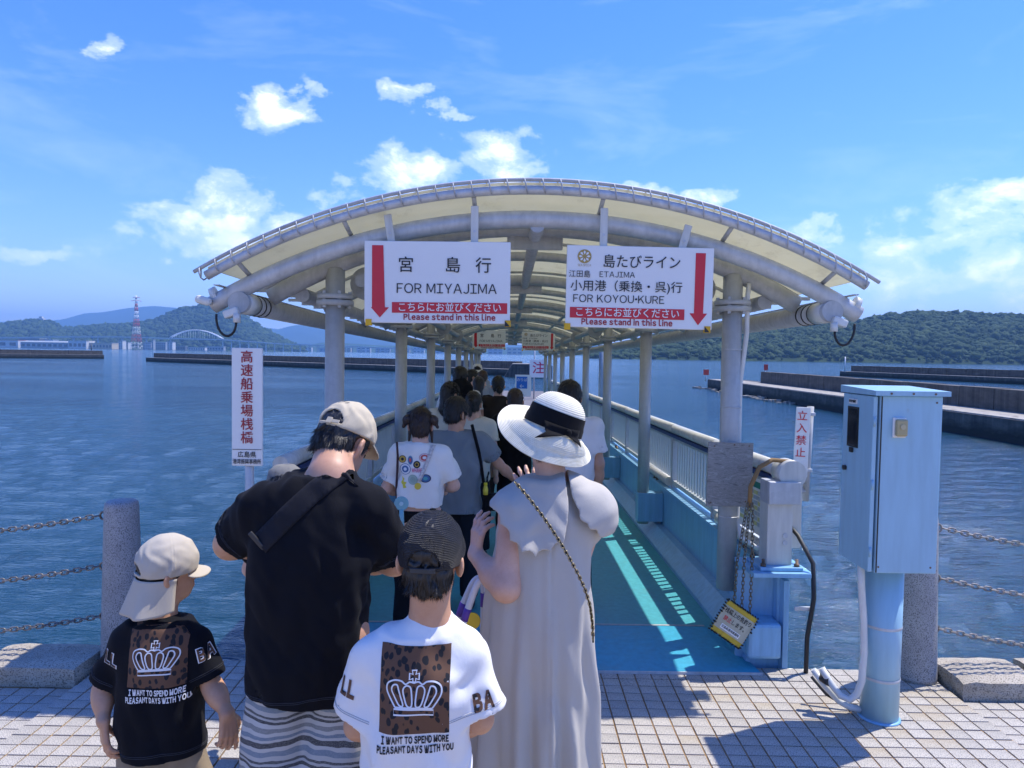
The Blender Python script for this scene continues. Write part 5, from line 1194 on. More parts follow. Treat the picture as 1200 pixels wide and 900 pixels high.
# ------------------------------------------------------------------ PEOPLE
def locf(root): return lambda px, py, D: np.array(at(px, py, D) - Vector(root))
def std(k, lean=(0, 0), arms='front', w=1.0, hs=.94):
    X = lambda z: lean[0] * max(0, z - .9); Y = lambda z: lean[1] * max(0, z - .9)
    S = lambda z, a, b: (z * k, X(z) * k, Y(z) * k, a * k * w, b * k)
    J = dict(body=[S(.86, .150, .10), S(1.0, .130, .09), S(1.2, .148, .098), S(1.32, .145, .09), S(1.40, .09, .065)], nb=(X(1.42) * k, Y(1.42) * k - .01, 1.42 * k))
    J['st'] = [S(.70, .175, .125), S(.95, .172, .125), S(1.2, .180, .122), S(1.31, .175, .105), S(1.39, .12, .08), S(1.43, .08, .06)]
    for s, n in ((-1, 'L'), (1, 'R')):
        J['sh' + n] = np.array([X(1.37) + s * .165 * w, Y(1.37) - .005, 1.365]) * k
        if arms == 'front': e, wr = (s * .215, .06, 1.10), (s * .10, .27, 1.12)
        elif arms == 'down': e, wr = (s * .225, -.02, 1.09), (s * .235, .06, .85)
        else: e, wr = arms[n]
        J['el' + n] = (np.array(e) + (X(1.1), Y(1.1), 0)) * k; J['wr' + n] = (np.array(wr) + (X(1.0), Y(1.0), 0)) * k
    J['hc'] = np.array([X(1.56), Y(1.56) + .02, 1.575]) * k
    return J
BACK = lambda o=(0, -1.2, 0): (o, (1, 0, 0), (0, 0, 1), (0, 1, 0))
def leopard():
    m, q, p, tc = new_mat('leopard_print', .85); v = q.mapv(tc.outputs['Object'], scale=(1.25, 1, .85))
    nz = q.node('ShaderNodeTexNoise', inp={'Scale': 30.0, 'Vector': v}); vv = q.node('ShaderNodeVectorMath', operation='MULTIPLY_ADD'); q.l.new(nz.outputs['Color'], vv.inputs[0]); vv.inputs[1].default_value = (.018, .018, .018); q.l.new(v, vv.inputs[2])
    vo = q.node('ShaderNodeTexVoronoi', inp={'Scale': 46.0, 'Vector': vv.outputs[0], 'Randomness': .85})
    f = q.ramp(vo.outputs['Distance'], [(.36, 1.0), (.43, 0.0)]); q.l.new(q.mix(f, (.135, .066, .036), (.012, .012, .015)), p.inputs['Base Color']); return m
M_leo = leopard(); M_printw = mat('print_white', (.78, .78, .78), .8, var=.02); M_printk = mat('print_black', (.012, .012, .014), .8, var=.02)
def crown(dr, cx, cy, w, m, lw):
    s = w / 2; P = []
    def mir(pl): return [(-x, y) for x, y in pl][::-1]
    P.append(([(-.70, -.76), (.70, -.76), (.70, -.56), (-.70, -.56)], True)); P.append(([(-.70, -.66), (.70, -.66)], False)) if False else None
    out = [(-.66, -.50), (-.84, -.22), (-.98, .08), (-.94, .34), (-.72, .48), (-.46, .47), (-.30, .36), (-.16, .44), (0, .40)]
    full = spline2(out, 5, False) + spline2(mir(out), 5, False)[1:]; P.append((full, False)); P.append(([(-.66, -.5), (.66, -.5)], False))
    for lp in ([(-.52, -.42), (-.70, -.12), (-.80, .12), (-.74, .30), (-.60, .32), (-.54, .14), (-.46, -.14), (-.38, -.42)], [(-.24, -.42), (-.36, -.05), (-.38, .18), (-.28, .30), (-.14, .26), (-.09, .05), (-.07, -.42)]):
        for q in (lp, mir(lp)): P.append((spline2(q, 4, True), True))
    c = .07; P.append(([(-.05, .44), (-.05, .56), (-.17, .52), (-.17, .74), (-.05, .70), (-.08, .84), (.08, .84), (.05, .70), (.17, .74), (.17, .52), (.05, .56), (.05, .44)], True))
    P = [([(cx + x * s, cy + y * s * .93) for x, y in pl], cl) for pl, cl in P if pl]
    return dr.lines('crown_print', P, lw, m)
def back_print(shirt, x0, x1, z0, z1, ink, tw=None, frame=None):
    dr = Drape(shirt, frame or BACK()); n = 14
    V = [(x0 + (x1 - x0) * i / n, z0 + (z1 - z0) * j / n) for i in range(n + 1) for j in range(n + 1)]; F = [(i * (n + 1) + j, (i + 1) * (n + 1) + j, (i + 1) * (n + 1) + j + 1, i * (n + 1) + j + 1) for i in range(n) for j in range(n)]
    dr.put('leopard_panel', V, F, M_leo, .0014, .02)
    cx = (x0 + x1) / 2; w = x1 - x0; crown(dr, cx, (z0 + z1) / 2 - .02 * w, w * .80, M_printw, w * .022)
    dr.text('I WANT TO SPEND MORE', w * .135, cx + w * .02, z0 - w * .095, ink, w * .95, .0013 * w / .2, name='slogan', sub=.006); dr.text('PLEASANT DAYS WITH YOU', w * .135, cx + w * .02, z0 - w * .235, ink, w * 1.08, .0013 * w / .2, name='slogan', sub=.006)
    return dr
# ---------------------------------------------------------------- the father in black
def father():
    root = at(365, 600, 2.10); root.z = 0; L = locf(root)
    J = dict(hc=L(403, 519, 2.24), nb=L(388, 556, 2.13), shL=L(309, 594, 2.10), shR=L(428, 596, 2.10), elL=L(270, 637, 2.20), elR=L(462, 656, 2.20), wrL=L(352, 640, 2.42), wrR=L(400, 655, 2.44), ar=(.052, .045, .030), neck=.060)
    J['body'] = [(.84, -.015, 0, .140, .095), (1.0, -.01, 0, .135, .09), (1.2, 0, .005, .140, .085), (1.29, .005, .012, .11, .07), (1.35, .015, .03, .06, .05)]
    g = figure('person', 'man in black t-shirt, beige cap and striped shorts, head bowed, seen from behind', root, J, 1.70, .96, (-26, -36, 4), .006, M_skin, 'family waiting at the gangway entrance')
    st = [(.66, -.016, 0, .170, .125), (.80, -.016, 0, .168, .125), (.98, -.006, -.002, .174, .125), (1.15, .0, 0, .178, .122), (1.25, .0, .005, .168, .112), (1.32, .008, .015, .130, .094), (1.385, .02, .035, .085, .07)]
    sh = tee(g, st, .728, M_navyc, .0055, .80, .068, .083, .072, 11, .0060, neck_c=J['nb'] + np.array([0, .012, .005]), slc={'L': .74, 'R': .86}, hemf=lambda P: -.05 * P[:, 0])
    seams(g, .728, mat('stitch_dark', (.026, .027, .034), .8), st)
    # striped shorts
    m, q, p, tc = new_mat('striped_shorts', .85); v = tc.outputs['Object']; sp = q.node('ShaderNodeSeparateXYZ'); q.l.new(v, sp.inputs[0])
    zz = q.math('ADD', sp.outputs[2], q.math('MULTIPLY', q.noise(v, 7, 3, .5), .045)); t = q.math('FRACT', q.math('MULTIPLY', zz, 7.4))
    c = q.ramp(t, [(0, (.50, .49, .46)), (.10, (.025, .027, .030)), (.17, (.44, .43, .40)), (.22, (.045, .048, .05)), (.27, (.46, .45, .42)), (.36, (.17, .22, .27)), (.48, (.50, .49, .46)), (.56, (.035, .037, .04)), (.68, (.48, .47, .44)), (.74, (.15, .20, .25)), (.82, (.50, .49, .46)), (.90, (.20, .21, .21))], 'CONSTANT')
    tx = q.noise(q.mapv(v, scale=(1, 1, 2.5)), 330, 2, .5); q.l.new(q.mix(q.ramp(tx, [(.35, .30), (.6, 0.0)]), c, (.55, .54, .51)), p.inputs['Base Color'])
    pants(g, m, .80, .44, .0075, (.086, .112), 'shorts', 4, (.148, .108), .007)
    # hair and cap
    add_hair(g, lambda Q: hair_short(Q, -.070, -.012, .05, .001), M_hair, .0038, zmax=.010)
    cap = head_obj(g, lambda Q: cap_f(Q, True, .20, .030), M_beige_c, .0032, 'cap')
    head_mb(g, MB().bbox((.006, -.120, .017), (.020, .006, .022), .002), 'cap_buckle', M_beige_c, cap); head_mb(g, MB().bbox((.02, -.1185, .0165), (.052, .004, .012), .0015), 'cap_strap', M_beige_c, cap)
    # cross-body strap
    dr = Drape(sh, BACK()); pts = [L(px, py, 1.99) for px, py in ((412, 552), (400, 554), (384, 563), (362, 580), (340, 601), (318, 623), (302, 639))]
    P = [Vector((a[0], a[2])) for a in pts]; V = []; F = []
    for i, p_ in enumerate(P):
        t_ = (P[min(i + 1, len(P) - 1)] - P[max(0, i - 1)]).normalized(); n_ = Vector((-t_.y, t_.x)) * (.030 if i > 1 else .026); V += [tuple(p_ + n_), tuple(p_ - n_)]
    F = [(2 * i, 2 * i + 1, 2 * i + 3, 2 * i + 2) for i in range(len(P) - 1)]
    sb = empty('crossbody_bag', root); tag(sb, 'black crossbody strap with buckle over the back of the man in black', 'bag')
    so = dr.put('strap', V, F, M_web, .0045, .02, sb); md = so.modifiers.new('thick', 'SOLIDIFY'); md.thickness = .0035
    a = L(299, 636, 1.985); hit = dr.bvh.ray_cast(Vector((a[0], -1.2, a[2])), Vector((0, 1, 0)))[0] or Vector(a)
    MB().bbox(hit + Vector((0, -.008, 0)), (.014, .010, .066), .003, Matrix.Rotation(R(-42), 3, 'Y')).build('buckle', mat('black_plastic', (.02, .02, .022), .35), sb)
    return g
father()
# ---------------------------------------------------------------- boy in white, mesh cap
def boy_white():
    root = at(490, 700, 1.85); root.z = 0; L = locf(root)
    J = dict(hc=L(506, 655, 1.87), nb=L(504, 724, 1.86), shL=L(437, 770, 1.85), shR=L(549, 768, 1.85), elL=L(420, 850, 1.86), elR=L(562, 842, 1.86), wrL=L(450, 860, 2.05), wrR=L(530, 855, 2.05), ar=(.046, .042, .033), neck=.050)
    k = 1.32 / 1.7; B = L(488, 800, 1.85)[0]
    J['body'] = [(.64, B, 0, .10, .075), (.80, B, 0, .105, .072), (.92, B, 0, .10, .062), (.98, B + .01, 0, .06, .045)]
    g = figure('person', 'boy in white crown print t-shirt and black mesh cap between the man and woman', root, J, 1.32, .94, (-6, -6, 0), .0055, M_skink, 'family waiting at the gangway entrance')
    st = [(.50, B, 0, .140, .108), (.70, B, 0, .138, .106), (.88, B + .002, 0, .138, .102), (.955, B + .006, 0, .128, .088), (1.01, B + .012, .005, .080, .066)]
    tsh = cloth_mat('white_jersey', (.82, .80, .765), .015, bump=.25)
    sh = tee(g, st, .52, tsh, .0052, .80, .074, .094, .070, 21, .0060, k=.035)
    seams(g, .52, mat('stitch_white', (.46, .45, .44), .8), st)
    pants(g, M_blackc, .62, .36, .009, (.085, .11), 'shorts', 6, (.145, .105))
    f = lambda px, py: L(px, py, 1.745); a, b = f(443, 860), f(527, 764)
    dr = back_print(sh, a[0], b[0], a[2], b[2], M_printk)
    d = Vector((-.42, .90, -.06)).normalized(); c = L(566, 822, 1.80); fr = (Vector(c) - d * .6, (.86, .45, .12), (-.12, 0, .98), tuple(d)); ds = Drape(sh, fr)
    ds.text('BA', .056, 0, .001, M_leo, .058, .0035, .0020, name='sleeve_lettering', sub=.006)
    d = Vector((.42, .90, -.06)).normalized(); c = L(407, 808, 1.80); fr = (Vector(c) - d * .6, (.86, -.45, -.16), (.16, 0, .98), tuple(d)); ds = Drape(sh, fr)
    ds.text('LL', .056, 0, .001, M_leo, .05, .0035, .0020, name='sleeve_lettering', sub=.006)
    add_hair(g, lambda Q: hair_short(Q, -.088, -.035, .03, .001), M_hair, .0036, zmax=-.022)
    m, q, p, tc = new_mat('black_mesh_fabric', .42); v = tc.outputs['Object']
    sp = q.node('ShaderNodeSeparateXYZ'); q.l.new(v, sp.inputs[0]); w1 = q.math('SINE', q.math('MULTIPLY', sp.outputs[2], 1500.0)); at_ = q.math('ARCTAN2', q.math('SUBTRACT', sp.outputs[0], float(J['hc'][0])), q.math('SUBTRACT', sp.outputs[1], float(J['hc'][1])))
    w2 = q.math('SINE', q.math('MULTIPLY', at_, 190.0)); hh = q.math('MULTIPLY', q.math('ADD', w1, 1.0), q.math('ADD', w2, 1.0))
    q.l.new(q.ramp(hh, [(.2, (.006, .006, .008)), (1.0, (.028, .028, .036))]), p.inputs['Base Color']); bb = q.node('ShaderNodeBump', inp={'Strength': .9, 'Distance': .003, 'Height': hh}); q.l.new(bb.outputs[0], p.inputs['Normal'])
    cap = head_obj(g, lambda Q: cap_f(Q, True, .10, -.004, (.094, .112, .112), seams=6, c=(0, -.008, .028)), m, .0032, 'mesh_cap')
    head_mb(g, MB().lathe([(.010, .1385), (.009, .1425), (.004, .144)], (0, -.008, 0), 12), 'cap_button', M_blackc, cap); head_mb(g, MB().bbox((0, -.1155, -.012), (.07, .005, .015), .002), 'snap_strap', mat('black_plastic', (.02, .02, .022), .35), cap)
    return g
boy_white()
# ---------------------------------------------------------------- child in black with flap cap
def boy_black():
    root = at(188, 700, 2.20); root.z = 0; L = locf(root)
    J = dict(hc=L(197, 668, 2.22), nb=L(188, 728, 2.20), shL=L(149, 752, 2.20), shR=L(225, 752, 2.20), elL=L(121, 808, 2.20), elR=L(249, 805, 2.19), wrL=L(121, 845, 2.14), wrR=L(266, 836, 2.14), ar=(.040, .037, .029), neck=.045)
    J['body'] = [(.55, 0, 0, .095, .07), (.70, 0, 0, .095, .07), (.80, 0, 0, .09, .06), (.86, 0, 0, .06, .042)]
    J['ar'] = (.045, .039, .028)
    hd = {'L': dict(d=(.12, -.05, -1), n=(.75, .65, 0), s=-1, sc=.76, curls=(.25, .45, .5, .6)), 'R': dict(d=(.10, -.05, -1), n=(-.75, .65, 0), s=1, sc=.76, curls=(.35, .6, .7, .75))}
    g = figure('person', 'small child in black crown print t-shirt and cream cap with neck flap', root, J, 1.16, .82, (-52, -4, 4), .0055, M_skink, 'family waiting at the gangway entrance', hands=hd)
    st = [(.46, .004, 0, .128, .10), (.60, .002, 0, .124, .10), (.74, 0, 0, .124, .098), (.84, 0, 0, .120, .088), (.895, 0, .004, .085, .068)]
    sh = tee(g, st, .487, M_navyc, .0050, .82, .071, .090, .074, 31, .0055, k=.032)
    seams(g, .487, mat('stitch_dark', (.026, .027, .034), .8), st)
    pants(g, M_khaki, .60, .26, .008, (.085, .112), 'shorts', 8, (.150, .108), .007)
    f = lambda px, py: L(px, py, 2.10); a, b = f(148, 806), f(212, 738)
    back_print(sh, a[0] + .0, b[0], a[2], b[2], M_printw)
    d = Vector((-.5, .86, -.06)).normalized(); c = L(245, 772, 2.12); fr = (Vector(c) - d * .6, (.82, .5, .22), (-.22, 0, .97), tuple(d)); ds = Drape(sh, fr)
    ds.text('BA', .050, 0, 0, M_printw, .060, .0042, .0016, name='sleeve_outline', sub=.006); ds.text('BA', .050, 0, 0, M_leo, .054, .0018, .0028, name='sleeve_lettering', sub=.006)
    d = Vector((.5, .86, -.06)).normalized(); c = L(121, 776, 2.12); fr = (Vector(c) - d * .6, (.82, -.5, -.2), (.2, 0, .97), tuple(d)); ds = Drape(sh, fr)
    ds.text('LL', .050, 0, 0, M_printw, .060, .0042, .0016, name='sleeve_outline', sub=.006); ds.text('LL', .050, 0, 0, M_leo, .054, .0018, .0028, name='sleeve_lettering', sub=.006)
    add_hair(g, lambda Q: hair_short(Q, -.085, -.03, .03, .0), M_hair, .0036, zmax=-.015)
    def capf(Q): return cap_f(Q, True, .10, .002, (.096, .116, .112), seams=4, c=(0, -.006, .032), blen=.082, bdrop=.22)
    cap = head_obj(g, capf, M_oat, .0032, 'flap_cap')
    # neck flap: a curved sheet hanging from the back rim
    mb = MB(); P = []
    for i in range(33):
        phi = R(-198 + 216 * i / 32 * 1.0 - 0); row = []
        phi = R(-190 + 200 * i / 32)
        for j in range(17):
            t = j / 16; rr = 1 + .10 * t + .55 * max(0, t - .15) ** 1.3 * (.8 + .2 * sin(phi * 5)); edge = 1 - .25 * t * abs((i - 16) / 16) ** 2
            x = .092 * rr * cos(phi) * edge; y = -.006 + .108 * (1 + .30 * t) * sin(phi); z = -.006 + .10 * (y - .02) * (1 - t) - .150 * t * (1 - .18 * abs((i - 16) / 16) ** 2)
            if t > .1: y += .010 * sin(i * .75) * t
            row.append((x, y, z))
        P.append(row)
    mb.grid(P); o = head_mb(g, mb, 'neck_flap', M_oat, cap); md = o.modifiers.new('thick', 'SOLIDIFY'); md.thickness = .003
    return g
boy_black()
# ---------------------------------------------------------------- woman in grey with straw hat
def woman():
    root = at(632, 700, 2.45); root.z = 0; L = locf(root)
    J = dict(hc=L(645, 510, 2.50), nb=L(650, 572, 2.47), shL=L(603, 603, 2.43), shR=L(692, 600, 2.45), elL=L(593, 688, 2.35), elR=L(670, 676, 2.66), wrL=L(557, 650, 2.50), wrR=L(638, 588, 2.66), ar=(.056, .050, .029), neck=.050)
    J['body'] = [(.80, 0, 0, .145, .10), (1.0, .0, 0, .13, .09), (1.15, .01, 0, .14, .09), (1.24, .02, 0, .13, .08), (1.29, .03, .01, .08, .06)]
    hd = {'L': dict(d=(.10, .10, 1), n=(.80, .55, 0), s=1, sc=.90, curls=(.35, .55, .65, .7), spread=.10), 'R': dict(d=(-.62, .1, .75), n=(.3, .8, .2), s=1, sc=.9, curls=(.25, .35, .4, .5), spread=.14)}
    g = figure('person', 'woman in grey sleeveless dress with scalloped collar and white straw hat', root, J, 1.58, .90, (-14, -4, 19), .006, M_skinf, 'family waiting at the gangway entrance', hands=hd)
    add_hair(g, lambda Q: hair_short(Q, -.095, -.05, .03, .004), M_hairb, .005, zmax=-.03)
    st = [(.10, -.012, 0, .240, .175), (.35, -.012, 0, .228, .168), (.62, -.008, 0, .212, .155), (.88, 0, 0, .188, .138), (1.08, .012, 0, .168, .122), (1.20, .024, .004, .155, .105), (1.275, .034, .01, .10, .08), (1.30, .036, .014, .075, .065)]
    r = np.random.default_rng(5)
    def dress(P):
        d = loft(P, st, 2.2)
        for s in 'LR': d = smin(d, rc(P, np.asarray(J['nb'], f32) - V3(0, 0, .03), np.asarray(J['sh' + s], f32) * .96 + V3(.001, 0, 0), .058, .058), .04)
        a = np.arctan2(P[:, 1], P[:, 0]); amt = np.clip((1.15 - P[:, 2]) / .9, 0, 1)
        d = d + amt * .013 * (np.sin(a * 11 + 1.5 * np.sin(P[:, 2] * 3.1)) + .5 * np.sin(a * 19 + 2 + P[:, 2] * 4)) + wob(P, 8, .14, .0045, (1, 1, 2.2))
        d = d + .006 * np.exp(-((P[:, 0] - .033) / .006) ** 2) * (P[:, 1] < 0)
        d = np.maximum(d, .10 - P[:, 2]); d = smax(d, -ell(P, np.asarray(J['nb'], f32) + V3(0, .01, .045), (.055, .055, .050)), .006); return d
    dr_o = sdf_obj('dress', dress, (-.32, -.26, .06), (.32, .26, 1.38), .0062, M_greyd, g.root)
    # collar flaps draped over the shoulders
    def form(P):
        d = loft(P, st, 2.2) - .017
        for s in 'LR':
            sh = np.asarray(J['sh' + s], f32); d = smin(d, rc(P, np.asarray(J['nb'], f32) - V3(0, 0, .032), sh + V3(0, 0, -.004), .071, .076), .05); d = smin(d, rc(P, sh, sh + (np.asarray(J['el' + s], f32) - sh) * .45, .075, .082), .05)
        return d + wob(P, 14, .12, .004)
    def poly_sd(x, z, poly):
        V = np.array(poly, f32); n = len(V); d = np.full(len(x), 1e9, f32); s = np.ones(len(x), f32)
        for i in range(n):
            a, b = V[i], V[i - 1]; ex, ez = b[0] - a[0], b[1] - a[1]; wx, wz = x - a[0], z - a[1]; t = np.clip((wx * ex + wz * ez) / max(1e-12, ex * ex + ez * ez), 0, 1)
            d = np.minimum(d, (wx - ex * t) ** 2 + (wz - ez * t) ** 2); c1 = z >= a[1]; c2 = z < b[1]; c3 = ex * wz > ez * wx; s = np.where((c1 & c2 & c3) | (~c1 & ~c2 & ~c3), -s, s)
        return s * np.sqrt(d)
    for fl in (0, 1):
        if fl == 0: inner = [(664, 540), (664, 566), (667, 590), (665, 612), (660, 634)]; low = [(660, 634), (645, 643), (627, 649), (610, 643), (597, 631), (586, 614), (573, 598), (560, 588)]; top = [(560, 588), (540, 540), (664, 540)]
        else: inner = [(668, 540), (668, 566), (671, 584), (679, 600)]; low = [(679, 600), (688, 613), (699, 621), (713, 632)]; top = [(713, 632), (735, 632), (735, 540), (668, 540)]
        poly = []
        for seg, bump in ((inner, .0), (low, .26), (top, 0)):
            for a, b in zip(seg, seg[1:]):
                a2, b2 = np.array(a, float), np.array(b, float); n_ = np.array([-(b2 - a2)[1], (b2 - a2)[0]]) * (1 if fl == 0 else 1)
                for t in np.linspace(0, 1, 8)[:-1]:
                    q_ = a2 + (b2 - a2) * t + n_ * bump * sin(pi * t); w_ = L(q_[0], q_[1], 2.345); poly.append((w_[0], w_[2]))
        def flap(P, poly=poly, fl=fl):
            d = form(P) - .004 * fl - .010 * np.clip((1.20 - P[:, 2]) / .15, 0, 1); return np.maximum(np.abs(d - .003) - .0050, poly_sd(P[:, 0], P[:, 2], poly))
        sdf_obj('collar_flap', flap, (-.32, -.24, .98), (.32, .24, 1.40), .0042, M_greyd, g.root, 2)
    # straw hat
    ms, q, p, tc = new_mat('cream_straw', .6); v = tc.outputs['Object']; n = q.noise(v, 60, 4, .6); q.l.new(q.ramp(n, [(.3, (.70, .655, .50)), (.7, (.80, .76, .63))]), p.inputs['Base Color'])
    pr = []; crown_p = [(0, .158), (.035, .156), (.064, .147), (.087, .128), (.103, .104), (.109, .074), (.112, .040), (.114, .012)]
    cp = spline2([(a, b) for a, b in crown_p], 12, False)
    def brim(phi, u):                       # u 0..1 along the brim
        b = math.degrees(phi) % 360
        tab = [(0, 58), (45, 22), (90, -8), (135, -26), (165, -14), (190, 12), (220, 42), (250, 60), (270, 64), (310, 64), (360, 58)]; dl = R(np.interp(b, [t[0] for t in tab], [t[1] for t in tab]))
        Ln = np.interp(b, [0, 90, 180, 270, 360], [.100, .096, .106, .120, .100]); r_ = .114 + cos(dl * min(1, .35 + u)) * Ln * u; z_ = .012 - sin(dl * min(1, .35 + u)) * Ln * u; return r_, z_
    def hp(phi, s):                         # s 0..1 crown, 1..2 brim
        if s <= 1: i = s * (len(cp) - 1); j = min(len(cp) - 2, int(i)); a = cp[j]; b = cp[j + 1]; r_, z_ = a[0] + (b[0] - a[0]) * (i - j), a[1] + (b[1] - a[1]) * (i - j)
        else: r_, z_ = brim(phi, s - 1)
        return r_, z_
    def hpt(phi, s, off=0.): r_, z_ = hp(phi, s); w = .8 if s > .8 else .4; return (r_ * cos(phi) + off * cos(phi) * w, r_ * sin(phi) * 1.06 - .008 + off * sin(phi) * w, z_ + .012 + off * .7)
    na = 132; S = np.concatenate([np.linspace(.01, 1, 96), np.linspace(1.008, 2, 84)])
    P = [[hpt(2 * pi * i / na, s, .0019 * sin(k_ * pi / 2 + .7)) for k_, s in enumerate(S)] for i in range(na + 1)]
    hroot = g.root; hat = head_mb(g, MB().grid(P), 'straw_hat', ms); md = hat.modifiers.new('thick', 'SOLIDIFY'); md.thickness = .003
    rib = MB(); rib.grid([[hpt(2 * pi * i / 72, .66 + .33 * j / 5 + .02 * sin(2 * pi * i / 72), .0075) for j in range(6)] for i in range(73)]); head_mb(g, rib, 'ribbon', M_blackc, hat)
    pb = R(-52)
    t1 = MB(); t1.grid([[hpt(pb - R(62) * u, .93 + (.60 * u + .02) * (j / 6) + .02 * u, .007) for j in range(7)] for u in np.linspace(0, 1, 14)]); 
    vs = []
    for iu, u in enumerate(np.linspace(0, 1, 14)):
        row = []
        for j in range(7):
            t = j / 6; uu = u * (1 - .22 * (1 - abs(2 * t - 1))) ; row.append(hpt(pb - R(48) * uu, .86 + .10 * (1 - u) * t + u * (.0 + .62 * t), .011))
        vs.append(row)
    t1 = MB(); t1.grid(vs); o = head_mb(g, t1, 'ribbon_tail', M_blackc, hat); o.modifiers.new('t', 'SOLIDIFY').thickness = .002
    vs = [[hpt(pb + R(28) * u, .86 + .10 * (1 - u) * t + u * (-.02 + .50 * t), .011) for t in np.linspace(0, 1, 7)] for u in np.linspace(0, 1, 8)]; o = head_mb(g, MB().grid(vs), 'ribbon_tail', M_blackc, hat); o.modifiers.new('t', 'SOLIDIFY').thickness = .002
    kc = hpt(pb, .94, .016); o = head_obj(g, lambda Q: ell(Q, kc, (.012, .012, .014)), M_blackc, .003, 'ribbon_knot', tuple(np.array(kc) - .02), tuple(np.array(kc) + .02), hat)
    # chain strap of a shoulder bag
    D = Drape(dr_o, BACK()); pts = []
    cf = [(603, 562), (617, 577), (631, 594), (643, 610), (654, 626), (665, 644), (674, 661), (682, 679), (688, 698), (691, 720), (692, 742)]
    for i, (a, b) in enumerate(cf):
        w_ = L(a, b, 2.33); hit = D.bvh.ray_cast(Vector((w_[0], -1.2, w_[2])), Vector((0, 1, 0)))[0]
        y_ = hit.y if hit else w_[1] - .0
        if i and abs(y_ - pts[-1][1]) > .06: y_ = pts[-1][1] + .02
        pts.append(Vector((w_[0], y_ - (.036 if i < 6 else .012), w_[2])))
    sb = empty('shoulder_bag_chain', root); tag(sb, 'gold and black chain strap across the back of the grey dress', 'chain strap')
    mg = mat('gold_chain', (.36, .29, .16), .35, .8); chain(MB(), pts, .0155, .0105, .0016).build('chain', mg, sb); MB().tube(pts, .0028, 7).build('leather_cord', M_blackc, sb)
    # tote bag hanging on the left forearm
    c = L(552, 790, 2.50); tb = empty('tote_bag', root); tag(tb, 'beige tote bag with white and purple tube handles on the woman\'s arm', 'bag')
    mt = cloth_mat('tote_canvas', (.35, .31, .24), .06); yb = mat('tote_yellow', (.70, .48, .03), .6)
    sdf_obj('bag_body', lambda P: loft(P, [(c[2] - .17, c[0], c[1], .12, .05), (c[2] + .10, c[0], c[1], .14, .055)], 3.5) + wob(P, 3, .12, .006), c - V3(.2, .12, .22), c + V3(.2, .12, .16), .009, mt, tb)
    mw = mat('white_tube', (.72, .72, .74), .4); mp = mat('purple_band', (.13, .055, .36), .5)
    for dy, pxs in ((-.052, ((540, 745), (546, 722), (553, 700), (560, 684), (567, 680), (571, 690), (572, 715), (572, 745))), (.052, ((533, 742), (540, 716), (549, 694), (556, 681), (563, 678), (567, 690), (567, 716), (566, 745)))):
        q_ = [Vector(L(a, b, 2.50 + dy)) for a, b in pxs]; q2 = spline2([tuple(v) for v in [(0, 0)]], 1) if False else q_
        sm = []
        for i in range(len(q_) - 1):
            p0, p1, p2, p3 = q_[max(0, i - 1)], q_[i], q_[i + 1], q_[min(len(q_) - 1, i + 2)]
            for j in range(5): t = j / 5; sm.append(.5 * (2 * p1 + (p2 - p0) * t + (2 * p0 - 5 * p1 + 4 * p2 - p3) * t * t + (3 * p1 - p0 - 3 * p2 + p3) * t ** 3))
        MB().tube(sm, .0125, 12).build('handle', mw, tb)
        for i0 in (4, 26): MB().tube(sm[i0:i0 + 4], .0140, 12).build('handle_band', mp, tb)
    e = L(553, 728, 2.44); MB().tube([e, e + np.array([0, .006, 0])], .03, 20).build('patch', yb, tb)
    return g
woman()
# ---------------------------------------------------------------- people further along
def deckz(D): return -.015 * (D - QE) + .0
def second(px, top, D, label, H=None, lean=(0, 0), arms='front', w=1.0, look=(0, 0, 0), shirt=None, low=None, hair='short', hm=None, hcut=(-.075, -.02, .05, .004), h=.009, sl=.62, skin=None, hands=None, hem=None, hs=None, seed=1, z0=None):
    t = at(px, top, D); z = deckz(D) if z0 is None else z0; H = H or (t.z - z - .008); k = H / 1.7; hs = hs or .94 * (.35 + .65 * k) / 1.0
    root = (t.x - lean[0] * .66 * k, D, z); J = std(k, lean, arms, w); J['hc'][2] = H - .128 * hs
    g = figure('person', label, root, J, H, hs, look, h, skin or M_skinf, hands=hands)
    if low: pants(g, low, .95 * k, .10 * k, h * 1.2, (.084, .088), 'trousers', seed, (.145, .10))
    if shirt: tee(g, J['st'], (hem or .80) * k, shirt, h, sl, .070, .084, .064, seed, .006)
    hm = hm or M_hair
    if hair == 'short': add_hair(g, lambda Q: hair_short(Q, *hcut), hm, max(.005, h * .6))
    elif hair == 'long':
        def f(Q):
            d = hair_short(Q, -.09, -.08, .05, .006); tail = su(.03, rc(Q, (0, -.07, 0), (0, -.085, -.14), .055, .06), rc(Q, (0, -.085, -.14), (0, -.075, -.25), .06, .035)); return smin(d, tail + strands(Q, .003), .03)
        add_hair(g, f, hm, max(.006, h * .6), box=.30)
    elif hair == 'pony':
        def f(Q):
            d = hair_short(Q, -.07, -.03, .05, .004); return su(.015, d, ell(Q, (0, -.13, .03), (.032, .035, .035)), rc(Q, (0, -.145, .02), (0, -.15, -.10), .026, .018) + strands(Q, .002))
        add_hair(g, f, hm, max(.005, h * .6), box=.22)
    elif hair == 'bun':
        def f(Q): return su(.015, hair_short(Q, -.07, -.03, .05, .004), ell(Q, (.02, -.12, -.05), (.042, .04, .045)) + strands(Q, .002))
        add_hair(g, f, hm, max(.005, h * .6), box=.2)
    return g
